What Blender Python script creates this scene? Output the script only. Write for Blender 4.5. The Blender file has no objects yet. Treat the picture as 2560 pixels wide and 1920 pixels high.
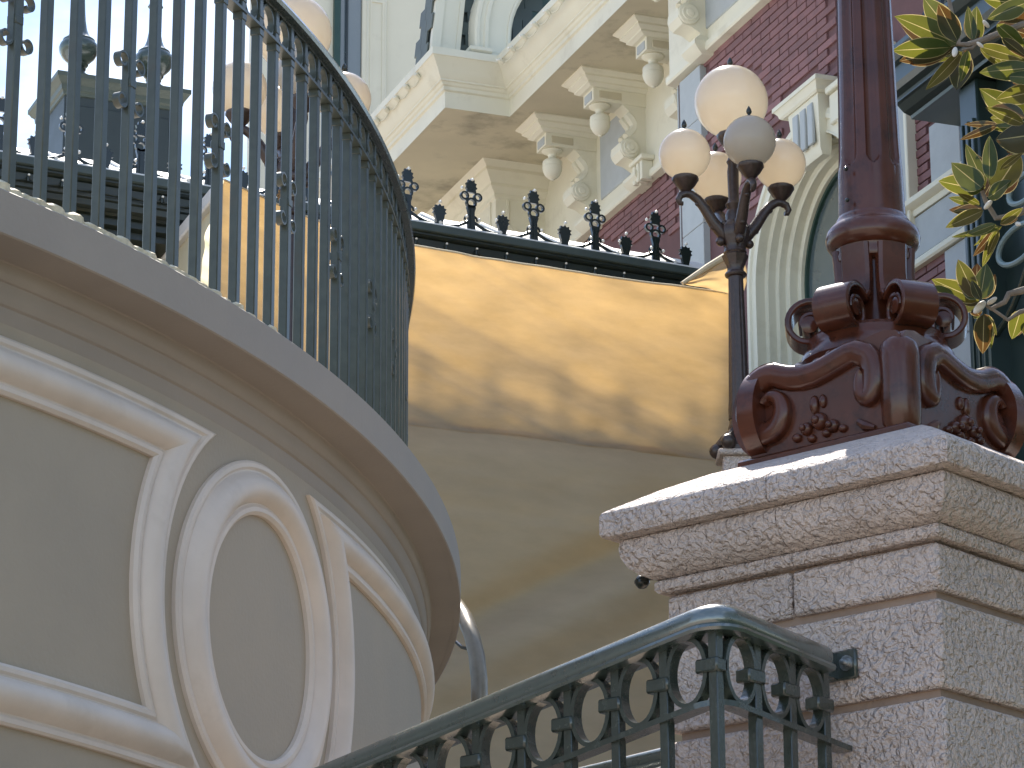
import bpy, math, random
from mathutils import Vector, Matrix, noise
R = math.radians
PI = math.pi
random.seed(7)
scene = bpy.context.scene
col = scene.collection

# ---------------------------------------------------------------- camera
FPX = 8354.0                       # focal length in photograph pixels (2560 wide)
PIT, ROL, CZ = R(17.56), 0.005, 1.6
_c, _s, _cr, _sr = math.cos(PIT), math.sin(PIT), math.cos(ROL), math.sin(ROL)
FW = Vector((0, _c, _s)); _R0 = Vector((1, 0, 0)); _U0 = Vector((0, -_s, _c))
RT = _cr*_R0 - _sr*_U0; UPV = _sr*_R0 + _cr*_U0
CAM = Vector((0, 0, CZ))
cd = bpy.data.cameras.new('camera'); cam = bpy.data.objects.new('camera', cd); col.objects.link(cam)
cd.sensor_width = 36; cd.lens = FPX/2560*36; cd.clip_end = 3000
m = Matrix((RT, UPV, -FW)).transposed().to_4x4(); m.translation = CAM
cam.matrix_world = m
scene.camera = cam

# ---------------------------------------------------------------- sky, sun, exposure
SUN_AZ, SUN_EL = -5.0, 52.6       # azimuth left of the viewing direction, elevation
world = bpy.data.worlds.new('World'); scene.world = world; world.use_nodes = True
nt = world.node_tree; nt.nodes.clear()
wo = nt.nodes.new('ShaderNodeOutputWorld'); bg = nt.nodes.new('ShaderNodeBackground')
sky = nt.nodes.new('ShaderNodeTexSky'); sky.sky_type = 'NISHITA'; sky.sun_disc = False
sky.sun_elevation = R(SUN_EL); sky.sun_rotation = R(SUN_AZ); sky.air_density = 1.0; sky.dust_density = 0.3; sky.ozone_density = 1.5
tc = nt.nodes.new('ShaderNodeTexCoord'); mp = nt.nodes.new('ShaderNodeMapping'); mp.inputs['Scale'].default_value = (1, 1, 2.2)
nz = nt.nodes.new('ShaderNodeTexNoise'); nz.inputs['Scale'].default_value = 5.0; nz.inputs['Detail'].default_value = 7; nz.inputs['Roughness'].default_value = 0.6
rp = nt.nodes.new('ShaderNodeValToRGB'); rp.color_ramp.elements[0].position = 0.50; rp.color_ramp.elements[1].position = 0.80
mx = nt.nodes.new('ShaderNodeMixRGB'); mx.inputs['Color2'].default_value = (7.0, 7.5, 8.2, 1)
nt.links.new(tc.outputs['Generated'], mp.inputs['Vector']); nt.links.new(mp.outputs['Vector'], nz.inputs['Vector'])
nt.links.new(nz.outputs['Fac'], rp.inputs['Fac']); nt.links.new(rp.outputs['Color'], mx.inputs['Fac'])
nt.links.new(sky.outputs['Color'], mx.inputs['Color1']); nt.links.new(mx.outputs['Color'], bg.inputs['Color'])
nt.links.new(bg.outputs['Background'], wo.inputs['Surface'])
bg.inputs['Strength'].default_value = 0.11
sd = bpy.data.lights.new('sun', 'SUN'); sd.energy = 4.2; sd.angle = R(0.7); sd.color = (1.0, 0.94, 0.84)
sun = bpy.data.objects.new('sun', sd); col.objects.link(sun)
to_sun = Vector((math.sin(R(SUN_AZ))*math.cos(R(SUN_EL)), math.cos(R(SUN_AZ))*math.cos(R(SUN_EL)), math.sin(R(SUN_EL))))
sun.rotation_euler = to_sun.to_track_quat('Z', 'Y').to_euler(); sun.location = to_sun*60
scene.view_settings.view_transform = 'Standard'; scene.view_settings.look = 'None'
scene.view_settings.gamma = 1.0; scene.view_settings.exposure = 1.20; scene.view_settings.use_curve_mapping = False

# ---------------------------------------------------------------- picking helpers (photo pixel + a real surface -> place)
def ray(px, py): return FW + RT*((px-1280)/FPX) + UPV*((960-py)/FPX)
def atY(px, py, Y):
    d = ray(px, py); return CAM + d*(Y/d.y)
def atZ(px, py, Z):
    d = ray(px, py); return CAM + d*((Z-CZ)/d.z)
def atP(px, py, p, n):
    d = ray(px, py); n = Vector(n); return CAM + d*((Vector(p)-CAM).dot(n)/d.dot(n))

# ---------------------------------------------------------------- materials
MATS = {}
def mat(name, color, rough=0.5, metal=0.0, noise_amt=0.08, noise_scale=8.0, bump=0.0, bump_scale=60.0, coat=0.0, spec=0.5, dirt=None, dirt_scale=3.0, dirt_lo=0.5, dirt_hi=0.75, bump2=None):
    if name in MATS: return MATS[name]
    mt = bpy.data.materials.new(name); mt.use_nodes = True; t = mt.node_tree; N = t.nodes; Lk = t.links
    b = N['Principled BSDF']; b.inputs['Roughness'].default_value = rough; b.inputs['Metallic'].default_value = metal
    b.inputs['Coat Weight'].default_value = coat; b.inputs['Coat Roughness'].default_value = 0.12; b.inputs['Specular IOR Level'].default_value = spec
    tcn = N.new('ShaderNodeTexCoord'); geo = N.new('ShaderNodeNewGeometry')
    n1 = N.new('ShaderNodeTexNoise'); n1.inputs['Scale'].default_value = noise_scale; n1.inputs['Detail'].default_value = 6
    Lk.new(geo.outputs['Position'], n1.inputs['Vector'])
    mr = N.new('ShaderNodeMapRange'); mr.inputs['To Min'].default_value = 1-noise_amt*1.5; mr.inputs['To Max'].default_value = 1+noise_amt*1.5
    mr.inputs['From Min'].default_value = 0.25; mr.inputs['From Max'].default_value = 0.75
    Lk.new(n1.outputs['Fac'], mr.inputs['Value'])
    mul = N.new('ShaderNodeMixRGB'); mul.blend_type = 'MULTIPLY'; mul.inputs['Fac'].default_value = 1; mul.inputs['Color1'].default_value = (*color, 1)
    Lk.new(mr.outputs['Result'], mul.inputs['Color2'])
    out = mul.outputs['Color']
    if dirt:
        n2 = N.new('ShaderNodeTexNoise'); n2.inputs['Scale'].default_value = dirt_scale; n2.inputs['Detail'].default_value = 8; n2.inputs['Roughness'].default_value = 0.65
        Lk.new(geo.outputs['Position'], n2.inputs['Vector'])
        r2 = N.new('ShaderNodeMapRange'); r2.inputs['From Min'].default_value = dirt_lo; r2.inputs['From Max'].default_value = dirt_hi
        Lk.new(n2.outputs['Fac'], r2.inputs['Value'])
        mx2 = N.new('ShaderNodeMixRGB'); mx2.inputs['Color2'].default_value = (*dirt, 1)
        Lk.new(r2.outputs['Result'], mx2.inputs['Fac']); Lk.new(out, mx2.inputs['Color1']); out = mx2.outputs['Color']
    Lk.new(out, b.inputs['Base Color'])
    rr = N.new('ShaderNodeMapRange'); rr.inputs['To Min'].default_value = max(0.02, rough-0.08); rr.inputs['To Max'].default_value = min(1, rough+0.1)
    Lk.new(n1.outputs['Fac'], rr.inputs['Value']); Lk.new(rr.outputs['Result'], b.inputs['Roughness'])
    if bump:
        n3 = N.new('ShaderNodeTexNoise'); n3.inputs['Scale'].default_value = bump_scale; n3.inputs['Detail'].default_value = 4
        Lk.new(geo.outputs['Position'], n3.inputs['Vector'])
        h = n3.outputs['Fac']
        if bump2:
            n4 = N.new('ShaderNodeTexNoise'); n4.inputs['Scale'].default_value = bump2[0]; n4.inputs['Detail'].default_value = 2; n4.inputs['Distortion'].default_value = 1.2
            Lk.new(geo.outputs['Position'], n4.inputs['Vector'])
            pw = N.new('ShaderNodeMapRange'); pw.inputs['From Min'].default_value = 0.42; pw.inputs['From Max'].default_value = 0.58; pw.interpolation_type = 'SMOOTHSTEP'
            Lk.new(n4.outputs['Fac'], pw.inputs['Value'])
            ad = N.new('ShaderNodeMath'); ad.operation = 'MULTIPLY_ADD'; ad.inputs[1].default_value = bump2[1]
            Lk.new(pw.outputs['Result'], ad.inputs[0]); Lk.new(h, ad.inputs[2]); h = ad.outputs[0]
        bp = N.new('ShaderNodeBump'); bp.inputs['Strength'].default_value = min(1.0, bump); bp.inputs['Distance'].default_value = bump2[2] if bump2 else 0.01
        Lk.new(h, bp.inputs['Height']); Lk.new(bp.outputs['Normal'], b.inputs['Normal'])
    MATS[name] = mt
    return mt

def fabric_mat(name, dif, trans, mixf=0.6, scale=(3, 3, 9), amt=0.12):
    mt = bpy.data.materials.new(name); mt.use_nodes = True; t = mt.node_tree; N = t.nodes; Lk = t.links
    N.remove(N['Principled BSDF']); out = N['Material Output']
    geo = N.new('ShaderNodeNewGeometry'); mpn = N.new('ShaderNodeMapping'); mpn.inputs['Scale'].default_value = scale
    n = N.new('ShaderNodeTexNoise'); n.inputs['Scale'].default_value = 1.0; n.inputs['Detail'].default_value = 7; n.inputs['Roughness'].default_value = 0.6
    Lk.new(geo.outputs['Position'], mpn.inputs['Vector']); Lk.new(mpn.outputs['Vector'], n.inputs['Vector'])
    mr = N.new('ShaderNodeMapRange'); mr.inputs['From Min'].default_value = .3; mr.inputs['From Max'].default_value = .7; mr.inputs['To Min'].default_value = 1-amt; mr.inputs['To Max'].default_value = 1+amt
    Lk.new(n.outputs['Fac'], mr.inputs['Value'])
    def tint(cn):
        x = N.new('ShaderNodeMixRGB'); x.blend_type = 'MULTIPLY'; x.inputs['Fac'].default_value = 1; x.inputs['Color1'].default_value = (*cn, 1); Lk.new(mr.outputs['Result'], x.inputs['Color2']); return x.outputs['Color']
    wv = N.new('ShaderNodeTexNoise'); wv.inputs['Scale'].default_value = 260; Lk.new(geo.outputs['Position'], wv.inputs['Vector'])
    bp = N.new('ShaderNodeBump'); bp.inputs['Strength'].default_value = .25; bp.inputs['Distance'].default_value = .003; Lk.new(wv.outputs['Fac'], bp.inputs['Height'])
    d = N.new('ShaderNodeBsdfDiffuse'); tr = N.new('ShaderNodeBsdfTranslucent'); mxs = N.new('ShaderNodeMixShader'); mxs.inputs['Fac'].default_value = mixf
    Lk.new(tint(dif), d.inputs['Color']); Lk.new(tint(trans), tr.inputs['Color']); Lk.new(bp.outputs['Normal'], d.inputs['Normal'])
    Lk.new(d.outputs['BSDF'], mxs.inputs[1]); Lk.new(tr.outputs['BSDF'], mxs.inputs[2]); Lk.new(mxs.outputs['Shader'], out.inputs['Surface'])
    return mt

M_WALL = mat('taupe_wall_paint', (0.415, 0.35, 0.268), .60, noise_amt=.05, noise_scale=3, bump=.15, bump_scale=90)
M_SLAB = mat('taupe_edge_paint', (0.36, 0.31, 0.262), .6, noise_amt=.05, noise_scale=4, bump=.1, bump_scale=70)
M_TRIM = mat('pale_moulding_paint', (0.71, 0.62, 0.54), .5, noise_amt=.06, noise_scale=6, dirt=(.50, .43, .36), dirt_scale=5, dirt_lo=.58, dirt_hi=1.0, bump=.10, bump_scale=40)
M_CREAMBEAD = mat('flaking_cream_paint', (0.72, 0.63, 0.45), .8, noise_amt=.15, noise_scale=60, bump=.6, bump_scale=80)
M_GREEN = mat('green_grey_iron', (0.066, 0.080, 0.068), .38, noise_amt=.12, noise_scale=30, coat=.25, dirt=(.075, .07, .05), dirt_scale=14, dirt_lo=.55, dirt_hi=.85)
M_RAIL = mat('dark_green_iron', (0.038, 0.050, 0.042), .24, noise_amt=.15, noise_scale=40, coat=1.0, bump=.15, bump_scale=120, dirt=(.07, .085, .08), dirt_scale=30, dirt_lo=.58, dirt_hi=.8)
M_BROWN = mat('brown_cast_iron', (0.090, 0.027, 0.014), .22, noise_amt=.20, noise_scale=9, coat=.15, bump=.07, bump_scale=38, spec=.5, dirt=(.028, .010, .007), dirt_scale=16, dirt_lo=.52, dirt_hi=.75)
M_DKBROWN = mat('aged_brown_iron', (0.050, 0.030, 0.025), .4, noise_amt=.2, noise_scale=40, coat=.3, bump=.3, bump_scale=90)
M_HAND = mat('handrail_green_paint', (0.055, 0.080, 0.072), .28, noise_amt=.12, noise_scale=40, coat=1.0, spec=1.0, bump=.05, bump_scale=120)
_b = M_HAND.node_tree.nodes['Principled BSDF']; _b.inputs['Coat Roughness'].default_value = .16; _b.inputs['Coat IOR'].default_value = 1.9
M_BLACK = mat('black_green_iron', (0.010, 0.016, 0.014), .28, noise_amt=.1, coat=.4)
M_EAVE = mat('dark_green_eave', (0.013, 0.020, 0.016), .4, noise_amt=.15, noise_scale=10, coat=.2)
M_STONE = mat('pink_stucco_stone', (0.74, 0.62, 0.56), .72, noise_amt=.06, noise_scale=7, bump=1.0, bump_scale=70, bump2=(38.0, .22, .030), dirt=(.42, .27, .19), dirt_scale=6, dirt_lo=.60, dirt_hi=.95)
M_JOINT = mat('stone_joint', (0.36, 0.26, 0.20), .9, noise_amt=.1, bump=.3)
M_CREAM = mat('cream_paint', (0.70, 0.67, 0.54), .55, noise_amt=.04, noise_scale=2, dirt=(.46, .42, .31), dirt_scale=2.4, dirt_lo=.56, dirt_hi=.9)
M_SOFFIT = mat('soffit_paint', (0.52, 0.47, 0.34), .7, noise_amt=.06, noise_scale=3, dirt=(.22, .20, .15), dirt_scale=1.8, dirt_lo=.52, dirt_hi=.74)  # dirt tone deepened to put shade into the soffit colour
M_GREY = mat('grey_blue_paint', (0.40, 0.43, 0.44), .7, noise_amt=.05, bump=.2, bump_scale=60)
M_BRICK = mat('painted_red_brick', (0.20, 0.096, 0.098), .7, noise_amt=.12, noise_scale=9, bump=.3, bump_scale=90)
M_MORTAR = mat('painted_mortar', (0.135, 0.068, 0.070), .85, noise_amt=.1)
M_SLATE = mat('grey_slate', (0.10, 0.115, 0.10), .6, noise_amt=.15, noise_scale=5)
M_DKSLATE = mat('dark_slate', (0.055, 0.075, 0.070), .55, noise_amt=.15, noise_scale=5)
M_WINGREEN = mat('green_window_paint', (0.02, 0.055, 0.045), .4)
M_GLASS = mat('window_glass', (0.10, 0.13, 0.14), .06, spec=1.0, noise_amt=.02, coat=1.0)
M_ROOF = mat('white_roof_sheet', (0.74, 0.74, 0.72), .5, noise_amt=.05)
M_BULB = mat('white_bulb', (0.9, 0.88, 0.82), .15, noise_amt=.01, coat=1)
M_SIGNPAINT = mat('slate_blue_paint', (0.026, 0.036, 0.037), .5, noise_amt=.08, coat=.05)
M_URN = mat('urn_green_paint', (0.042, 0.062, 0.054), .3, noise_amt=.1, noise_scale=8, coat=.6)
M_GALV = mat('bare_steel', (0.45, 0.46, 0.46), .3, metal=.9, noise_amt=.2, noise_scale=60)
M_GROUND = mat('plaza_paving', (0.29, 0.235, 0.19), .85, noise_amt=.1, noise_scale=.6)
M_BARK = mat('magnolia_bark', (0.24, 0.20, 0.16), .9, noise_amt=.2, noise_scale=30, bump=.6, bump_scale=60)
M_TARP = fabric_mat('beige_tarpaulin', (0.46, 0.40, 0.31), (0.78, 0.55, 0.28), .44)
M_TARPB = fabric_mat('tarpaulin_diffuser', (0.60, 0.52, 0.38), (0.95, 0.85, 0.62), .80)
M_TARPL = fabric_mat('beige_tarpaulin_lower', (0.55, 0.475, 0.365), (0.74, 0.50, 0.22), .5, amt=.07)

_t = M_BRICK.node_tree; _oi = _t.nodes.new('ShaderNodeObjectInfo'); _mr = _t.nodes.new('ShaderNodeMapRange'); _mr.inputs['To Min'].default_value = .82; _mr.inputs['To Max'].default_value = 1.16
_mm = _t.nodes.new('ShaderNodeMixRGB'); _mm.blend_type = 'MULTIPLY'; _mm.inputs['Fac'].default_value = 1
_l = _t.nodes['Principled BSDF'].inputs['Base Color'].links[0]; _src = _l.from_socket; _t.links.remove(_l)
_t.links.new(_oi.outputs['Random'], _mr.inputs['Value']); _t.links.new(_src, _mm.inputs['Color1']); _t.links.new(_mr.outputs['Result'], _mm.inputs['Color2']); _t.links.new(_mm.outputs['Color'], _t.nodes['Principled BSDF'].inputs['Base Color'])
def globe_mat():
    mt = bpy.data.materials.new('opal_glass'); mt.use_nodes = True; t = mt.node_tree; N = t.nodes; Lk = t.links
    N.remove(N['Principled BSDF']); out = N['Material Output']
    d = N.new('ShaderNodeBsdfDiffuse'); d.inputs['Color'].default_value = (.90, .83, .74, 1)
    tr = N.new('ShaderNodeBsdfTranslucent'); tr.inputs['Color'].default_value = (.95, .80, .60, 1)
    g = N.new('ShaderNodeBsdfGlossy'); g.inputs['Roughness'].default_value = .18
    geo = N.new('ShaderNodeNewGeometry'); n = N.new('ShaderNodeTexNoise'); n.inputs['Scale'].default_value = 5; n.inputs['Detail'].default_value = 5; Lk.new(geo.outputs['Position'], n.inputs['Vector'])
    rm = N.new('ShaderNodeValToRGB'); rm.color_ramp.elements[0].color = (.93, .80, .62, 1); rm.color_ramp.elements[1].color = (.98, .90, .76, 1); rm.color_ramp.elements[0].position = .3; rm.color_ramp.elements[1].position = .7
    Lk.new(n.outputs['Fac'], rm.inputs['Fac']); Lk.new(rm.outputs['Color'], tr.inputs['Color'])
    m1 = N.new('ShaderNodeMixShader'); m1.inputs['Fac'].default_value = .66; Lk.new(d.outputs[0], m1.inputs[1]); Lk.new(tr.outputs[0], m1.inputs[2])
    fr = N.new('ShaderNodeFresnel'); fr.inputs['IOR'].default_value = 1.45
    m2 = N.new('ShaderNodeMixShader'); Lk.new(fr.outputs[0], m2.inputs['Fac']); Lk.new(m1.outputs[0], m2.inputs[1]); Lk.new(g.outputs[0], m2.inputs[2]); Lk.new(m2.outputs[0], out.inputs['Surface'])
    return mt
M_GLOBE = globe_mat()

def leaf_mat(name, top, under, trans):
    mt = bpy.data.materials.new(name); mt.use_nodes = True; t = mt.node_tree; N = t.nodes; Lk = t.links
    b = N['Principled BSDF']; out = N['Material Output']; geo = N.new('ShaderNodeNewGeometry')
    cm = N.new('ShaderNodeMixRGB'); cm.inputs['Color1'].default_value = (*top, 1); cm.inputs['Color2'].default_value = (*under, 1); Lk.new(geo.outputs['Backfacing'], cm.inputs['Fac'])
    n = N.new('ShaderNodeTexNoise'); n.inputs['Scale'].default_value = 16; n.inputs['Detail'].default_value = 5; Lk.new(geo.outputs['Position'], n.inputs['Vector'])
    mr = N.new('ShaderNodeMapRange'); mr.inputs['To Min'].default_value = .6; mr.inputs['To Max'].default_value = 1.4; Lk.new(n.outputs['Fac'], mr.inputs['Value'])
    mu = N.new('ShaderNodeMixRGB'); mu.blend_type = 'MULTIPLY'; mu.inputs['Fac'].default_value = 1; Lk.new(cm.outputs['Color'], mu.inputs['Color1']); Lk.new(mr.outputs['Result'], mu.inputs['Color2'])
    Lk.new(mu.outputs['Color'], b.inputs['Base Color'])
    rr = N.new('ShaderNodeMapRange'); rr.inputs['To Min'].default_value = .28; rr.inputs['To Max'].default_value = .7; Lk.new(geo.outputs['Backfacing'], rr.inputs['Value']); Lk.new(rr.outputs['Result'], b.inputs['Roughness'])
    tr = N.new('ShaderNodeBsdfTranslucent'); tm = N.new('ShaderNodeMixRGB'); tm.blend_type = 'MULTIPLY'; tm.inputs['Fac'].default_value = 1; tm.inputs['Color1'].default_value = (*trans, 1); Lk.new(mr.outputs['Result'], tm.inputs['Color2']); Lk.new(tm.outputs['Color'], tr.inputs['Color'])
    m1 = N.new('ShaderNodeMixShader'); m1.inputs['Fac'].default_value = .36; Lk.new(b.outputs[0], m1.inputs[1]); Lk.new(tr.outputs[0], m1.inputs[2]); Lk.new(m1.outputs[0], out.inputs['Surface'])
    return mt
M_LEAF = leaf_mat('magnolia_leaf', (0.020, 0.050, 0.015), (0.095, 0.062, 0.018), (0.18, 0.175, 0.020))
M_LEAFB = leaf_mat('magnolia_leaf_brown', (0.028, 0.048, 0.02), (0.12, 0.050, 0.018), (0.13, 0.055, 0.012))

# ---------------------------------------------------------------- mesh builder
class MB:
    def __init__(s): s.v = []; s.f = []
    def add(s, vs, fs):
        o = len(s.v); s.v += [tuple(p) for p in vs]; s.f += [tuple(i+o for i in q) for q in fs]; return s
    def box(s, x0, x1, y0, y1, z0, z1, M=None, ch=0.0):
        if ch <= 0:
            vs = [Vector(p) for p in ((x0, y0, z0), (x1, y0, z0), (x1, y1, z0), (x0, y1, z0), (x0, y0, z1), (x1, y0, z1), (x1, y1, z1), (x0, y1, z1))]
            fs = [(0, 3, 2, 1), (4, 5, 6, 7), (0, 1, 5, 4), (1, 2, 6, 5), (2, 3, 7, 6), (3, 0, 4, 7)]
        else:
            lo = (x0, y0, z0); hi = (x1, y1, z1); vs = []; idx = {}
            for c in [(i, j, k) for i in (0, 1) for j in (0, 1) for k in (0, 1)]:
                for ax in range(3):
                    p = []
                    for a in range(3):
                        e = hi[a] if c[a] else lo[a]
                        if a != ax: e += -ch if c[a] else ch
                        p.append(e)
                    idx[(c, ax)] = len(vs); vs.append(Vector(p))
            fs = []
            for ax in range(3):
                a, b = [(1, 2), (2, 0), (0, 1)][ax]
                for sd_ in (0, 1):
                    q = []
                    for (u, w) in ((0, 0), (1, 0), (1, 1), (0, 1)):
                        c = [0, 0, 0]; c[ax] = sd_; c[a] = u; c[b] = w; q.append(idx[(tuple(c), ax)])
                    fs.append(tuple(q) if sd_ else tuple(q[::-1]))
            for ax in range(3):
                a, b = [(1, 2), (2, 0), (0, 1)][ax]
                for u in (0, 1):
                    for w in (0, 1):
                        c0 = [0, 0, 0]; c0[a] = u; c0[b] = w; c1 = list(c0); c1[ax] = 1
                        q = [idx[(tuple(c0), a)], idx[(tuple(c1), a)], idx[(tuple(c1), b)], idx[(tuple(c0), b)]]
                        fs.append(tuple(q[::-1]) if (u == w) else tuple(q))
            for c in [(i, j, k) for i in (0, 1) for j in (0, 1) for k in (0, 1)]:
                q = [idx[(c, 0)], idx[(c, 1)], idx[(c, 2)]]
                fs.append(tuple(q) if sum(c) % 2 else tuple(q[::-1]))
        if M is not None: vs = [M @ p for p in vs]
        return s.add(vs, fs)
    def loft(s, rings, closed=True, cap=True, loop=False):
        n = len(rings[0]); vs = [p for r in rings for p in r]; fs = []
        K = len(rings)
        for i in range(K if loop else K-1):
            a, b = i*n, ((i+1) % K)*n
            for j in range(n if closed else n-1):
                k = (j+1) % n; fs.append((a+j, a+k, b+k, b+j))
        if cap and closed and not loop:
            fs.append(tuple(range(n))[::-1]); fs.append(tuple((K-1)*n+j for j in range(n)))
        return s.add(vs, fs)
    def lathe(s, prof, o=(0, 0, 0), n=24, M=None, flute=None):
        rings = []
        for r, z in prof:
            ring = []
            for j in range(n):
                a = 2*PI*j/n; q = r*(flute(a, z) if flute else 1)
                p = Vector((q*math.cos(a), q*math.sin(a), z))
                ring.append((M @ p if M else p) + Vector(o))
            rings.append(ring)
        return s.loft(rings)
    def sphere(s, c, r, n=14, k=9, sz=1.0, M=None):
        prof = [(max(1e-4, r*math.sin(PI*i/k)), -r*sz*math.cos(PI*i/k)) for i in range(k+1)]
        return s.lathe(prof, c, n, M)
    def tube(s, path, r, n=8, loop=False, cap=True, flat=None, up=None):
        path = [Vector(p) for p in path]; K = len(path); rings = []; prev = None
        for i, p in enumerate(path):
            if loop: t = path[(i+1) % K]-path[i-1]
            else: t = path[min(i+1, K-1)]-path[max(i-1, 0)]
            t.normalize()
            if up is not None: u = Vector(up)
            else:
                u = prev if prev is not None else (Vector((0, 0, 1)) if abs(t.z) < .9 else Vector((1, 0, 0)))
            a = u - t*u.dot(t)
            if a.length < 1e-6: a = t.orthogonal()
            a.normalize(); b = t.cross(a); prev = a
            rr = r[i] if isinstance(r, (list, tuple)) else r
            ring = []
            if flat:        # rectangular section: flat = (half along a, half along b)
                for (x, y) in ((-1, -1), (1, -1), (1, 1), (-1, 1)): ring.append(p + a*x*flat[0]*rr + b*y*flat[1]*rr)
            else:
                for j in range(n):
                    q = 2*PI*j/n; ring.append(p + (a*math.cos(q)+b*math.sin(q))*rr)
            rings.append(ring)
        return s.loft(rings, cap=cap, loop=loop)
    def prism(s, poly, h, M):          # poly in local xy, extruded along local z 0..h
        n = len(poly); vs = [M @ Vector((x, y, 0)) for x, y in poly]+[M @ Vector((x, y, h)) for x, y in poly]
        fs = [tuple(range(n))[::-1], tuple(range(n, 2*n))]+[(i, (i+1) % n, n+(i+1) % n, n+i) for i in range(n)]
        return s.add(vs, fs)
    def mesh(s, name, mt, off=(0, 0, 0), ang=38):
        me = bpy.data.meshes.new(name); o = Vector(off)
        me.from_pydata([tuple(Vector(p)-o) for p in s.v], [], s.f); me.validate(); me.update()
        import bmesh as _b
        bm = _b.new(); bm.from_mesh(me); _b.ops.recalc_face_normals(bm, faces=bm.faces); bm.to_mesh(me); bm.free()
        if mt: me.materials.append(mt)
        me.shade_smooth(); me.set_sharp_from_angle(angle=R(ang))
        return me
    def build(s, name, mt, parent=None, off=None, label=None, kind=None, ang=38):
        if off is None: off = root_off(parent)
        return inst(name, s.mesh(name, mt, off, ang), parent, label=label, kind=kind)

def root_off(p):
    while p is not None and p.parent is not None: p = p.parent
    if p is None or p.get('localframe'): return (0, 0, 0)
    return tuple(p.location)
def inst(name, me, parent=None, loc=(0, 0, 0), rot=None, scale=None, label=None, kind=None):
    o = bpy.data.objects.new(name, me); col.objects.link(o); o.parent = parent; o.location = loc
    if rot is not None: o.rotation_euler = rot if not isinstance(rot, (int, float)) else (0, 0, rot)
    if scale is not None: o.scale = scale
    if label: o['label'] = label
    if kind: o['kind'] = kind
    return o
def thing(name, label, cat, loc=(0, 0, 0), rz=0.0, group=None, local=False):
    o = bpy.data.objects.new(name, None); col.objects.link(o); o.location = loc; o.rotation_euler = (0, 0, rz); o.empty_display_size = .1
    o['label'] = label; o['category'] = cat
    if group: o['group'] = group
    if local: o['localframe'] = 1
    return o
def copy_tree(o, parent=None, loc=None, rz=None, label=None):
    c = o.copy(); col.objects.link(c); c.parent = parent
    if loc is not None: c.location = loc
    if rz is not None: c.rotation_euler = (0, 0, rz)
    if label: c['label'] = label
    for ch in list(o.children): copy_tree(ch, c)
    return c
def frame(o, x, y, z=None):
    x = Vector(x).normalized(); y = Vector(y); y = (y-x*y.dot(x)).normalized(); z = x.cross(y)
    m = Matrix((x, y, z)).transposed().to_4x4(); m.translation = Vector(o); return m
V = Vector

# ================================================================ GROUND
g = MB(); g.add([(-400, -200, 0), (400, -200, 0), (400, 900, 0), (-400, 900, 0)], [(0, 1, 2, 3)])
g.build('ground', M_GROUND, kind='structure')
g = MB(); g.add([(1.6, -40, .004), (60, -40, .004), (60, 16, .004), (2.6, 16, .004)], [(0, 1, 2, 3)])  # unseen dark ground added to weaken bounce light on the pier's right face
g.build('low_bounce_ground', mat('low_bounce_green', (.035, .05, .02), .9, noise_amt=.4, noise_scale=3), kind='structure')

# ================================================================ CURVED BALCONY
EC = V((-4.485, 10.829, 0)); EK, EA, ER = 1.384, .297, 4.166
RR, RW, ZT = 3.995, 4.05, 4.132
def epos(Rr, t, z=0.0):
    a = Rr*math.cos(t); b = Rr*EK*math.sin(t)
    return V((EC.x+a*math.cos(EA)-b*math.sin(EA), EC.y+a*math.sin(EA)+b*math.cos(EA), z))
def etan(t):
    a = -math.sin(t); b = EK*math.cos(t)
    return V((a*math.cos(EA)-b*math.sin(EA), a*math.sin(EA)+b*math.cos(EA), 0)).normalized()
def enor(t):
    q = etan(t); return V((q.y, -q.x, 0))
def arc_table(Rr, t0, t1, n=1500):
    T = [t0+(t1-t0)*i/n for i in range(n+1)]; S = [0.0]
    for i in range(n): S.append(S[-1]+(epos(Rr, T[i+1])-epos(Rr, T[i])).length)
    return T, S
def t_at(tab, s):
    T, S = tab
    if s <= 0: return T[0]+s/(S[1]-S[0])*(T[1]-T[0])
    lo, hi = 0, len(S)-1
    if s >= S[-1]: return T[-1]
    while hi-lo > 1:
        mid = (lo+hi)//2
        if S[mid] <= s: lo = mid
        else: hi = mid
    return T[lo]+(T[hi]-T[lo])*(s-S[lo])/(S[hi]-S[lo])
balcony = thing('curved_balcony', 'taupe curved balcony wall with oval moulding and overhanging cornice', 'balcony', (EC.x, EC.y, 0))
TS = [-2.7+4.3*i/260 for i in range(261)]
def sweep_ell(prof, ts, closed=False, loop=False):
    b = MB(); b.loft([[epos(r, t, z) for r, z in prof] for t in ts], closed=closed, cap=closed, loop=loop); return b
sweep_ell([(RW, 0), (RW, 4.005)], TS).build('wall', M_WALL, balcony)
slab = MB()
slab.loft([[epos(r, t, z) for r, z in ((ER-.02, ZT-.103), (ER-.003, ZT-.103), (ER, ZT-.100), (ER, ZT-.006), (ER-.006, ZT), (ER-.6, ZT))] for t in TS], closed=False, cap=False)
top = [epos(ER-.6, t, ZT) for t in TS]; slab.add(top, [tuple(range(len(top)))])
slab.build('slab_edge', M_SLAB, balcony)
# cornice: sloped drip, two bands, cavetto down to the wall
zb = ZT-.103
prof = [(ER-.017, zb+.001), (ER-.086, zb-.003), (ER-.088, zb-.006), (ER-.0885, zb-.024), (ER-.091, zb-.034), (ER-.096, zb-.041), (ER-.100, zb-.043), (ER-.1005, zb-.046), (ER-.101, zb-.066), (ER-.104, zb-.078), (ER-.108, zb-.087), (ER-.1125, zb-.091), (ER-.113, zb-.094), (ER-.1135, zb-.116), (ER-.115, zb-.122), (ER-.1165, zb-.128)]
sweep_ell(prof, TS).build('cornice', M_SLAB, balcony, ang=25)

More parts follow.
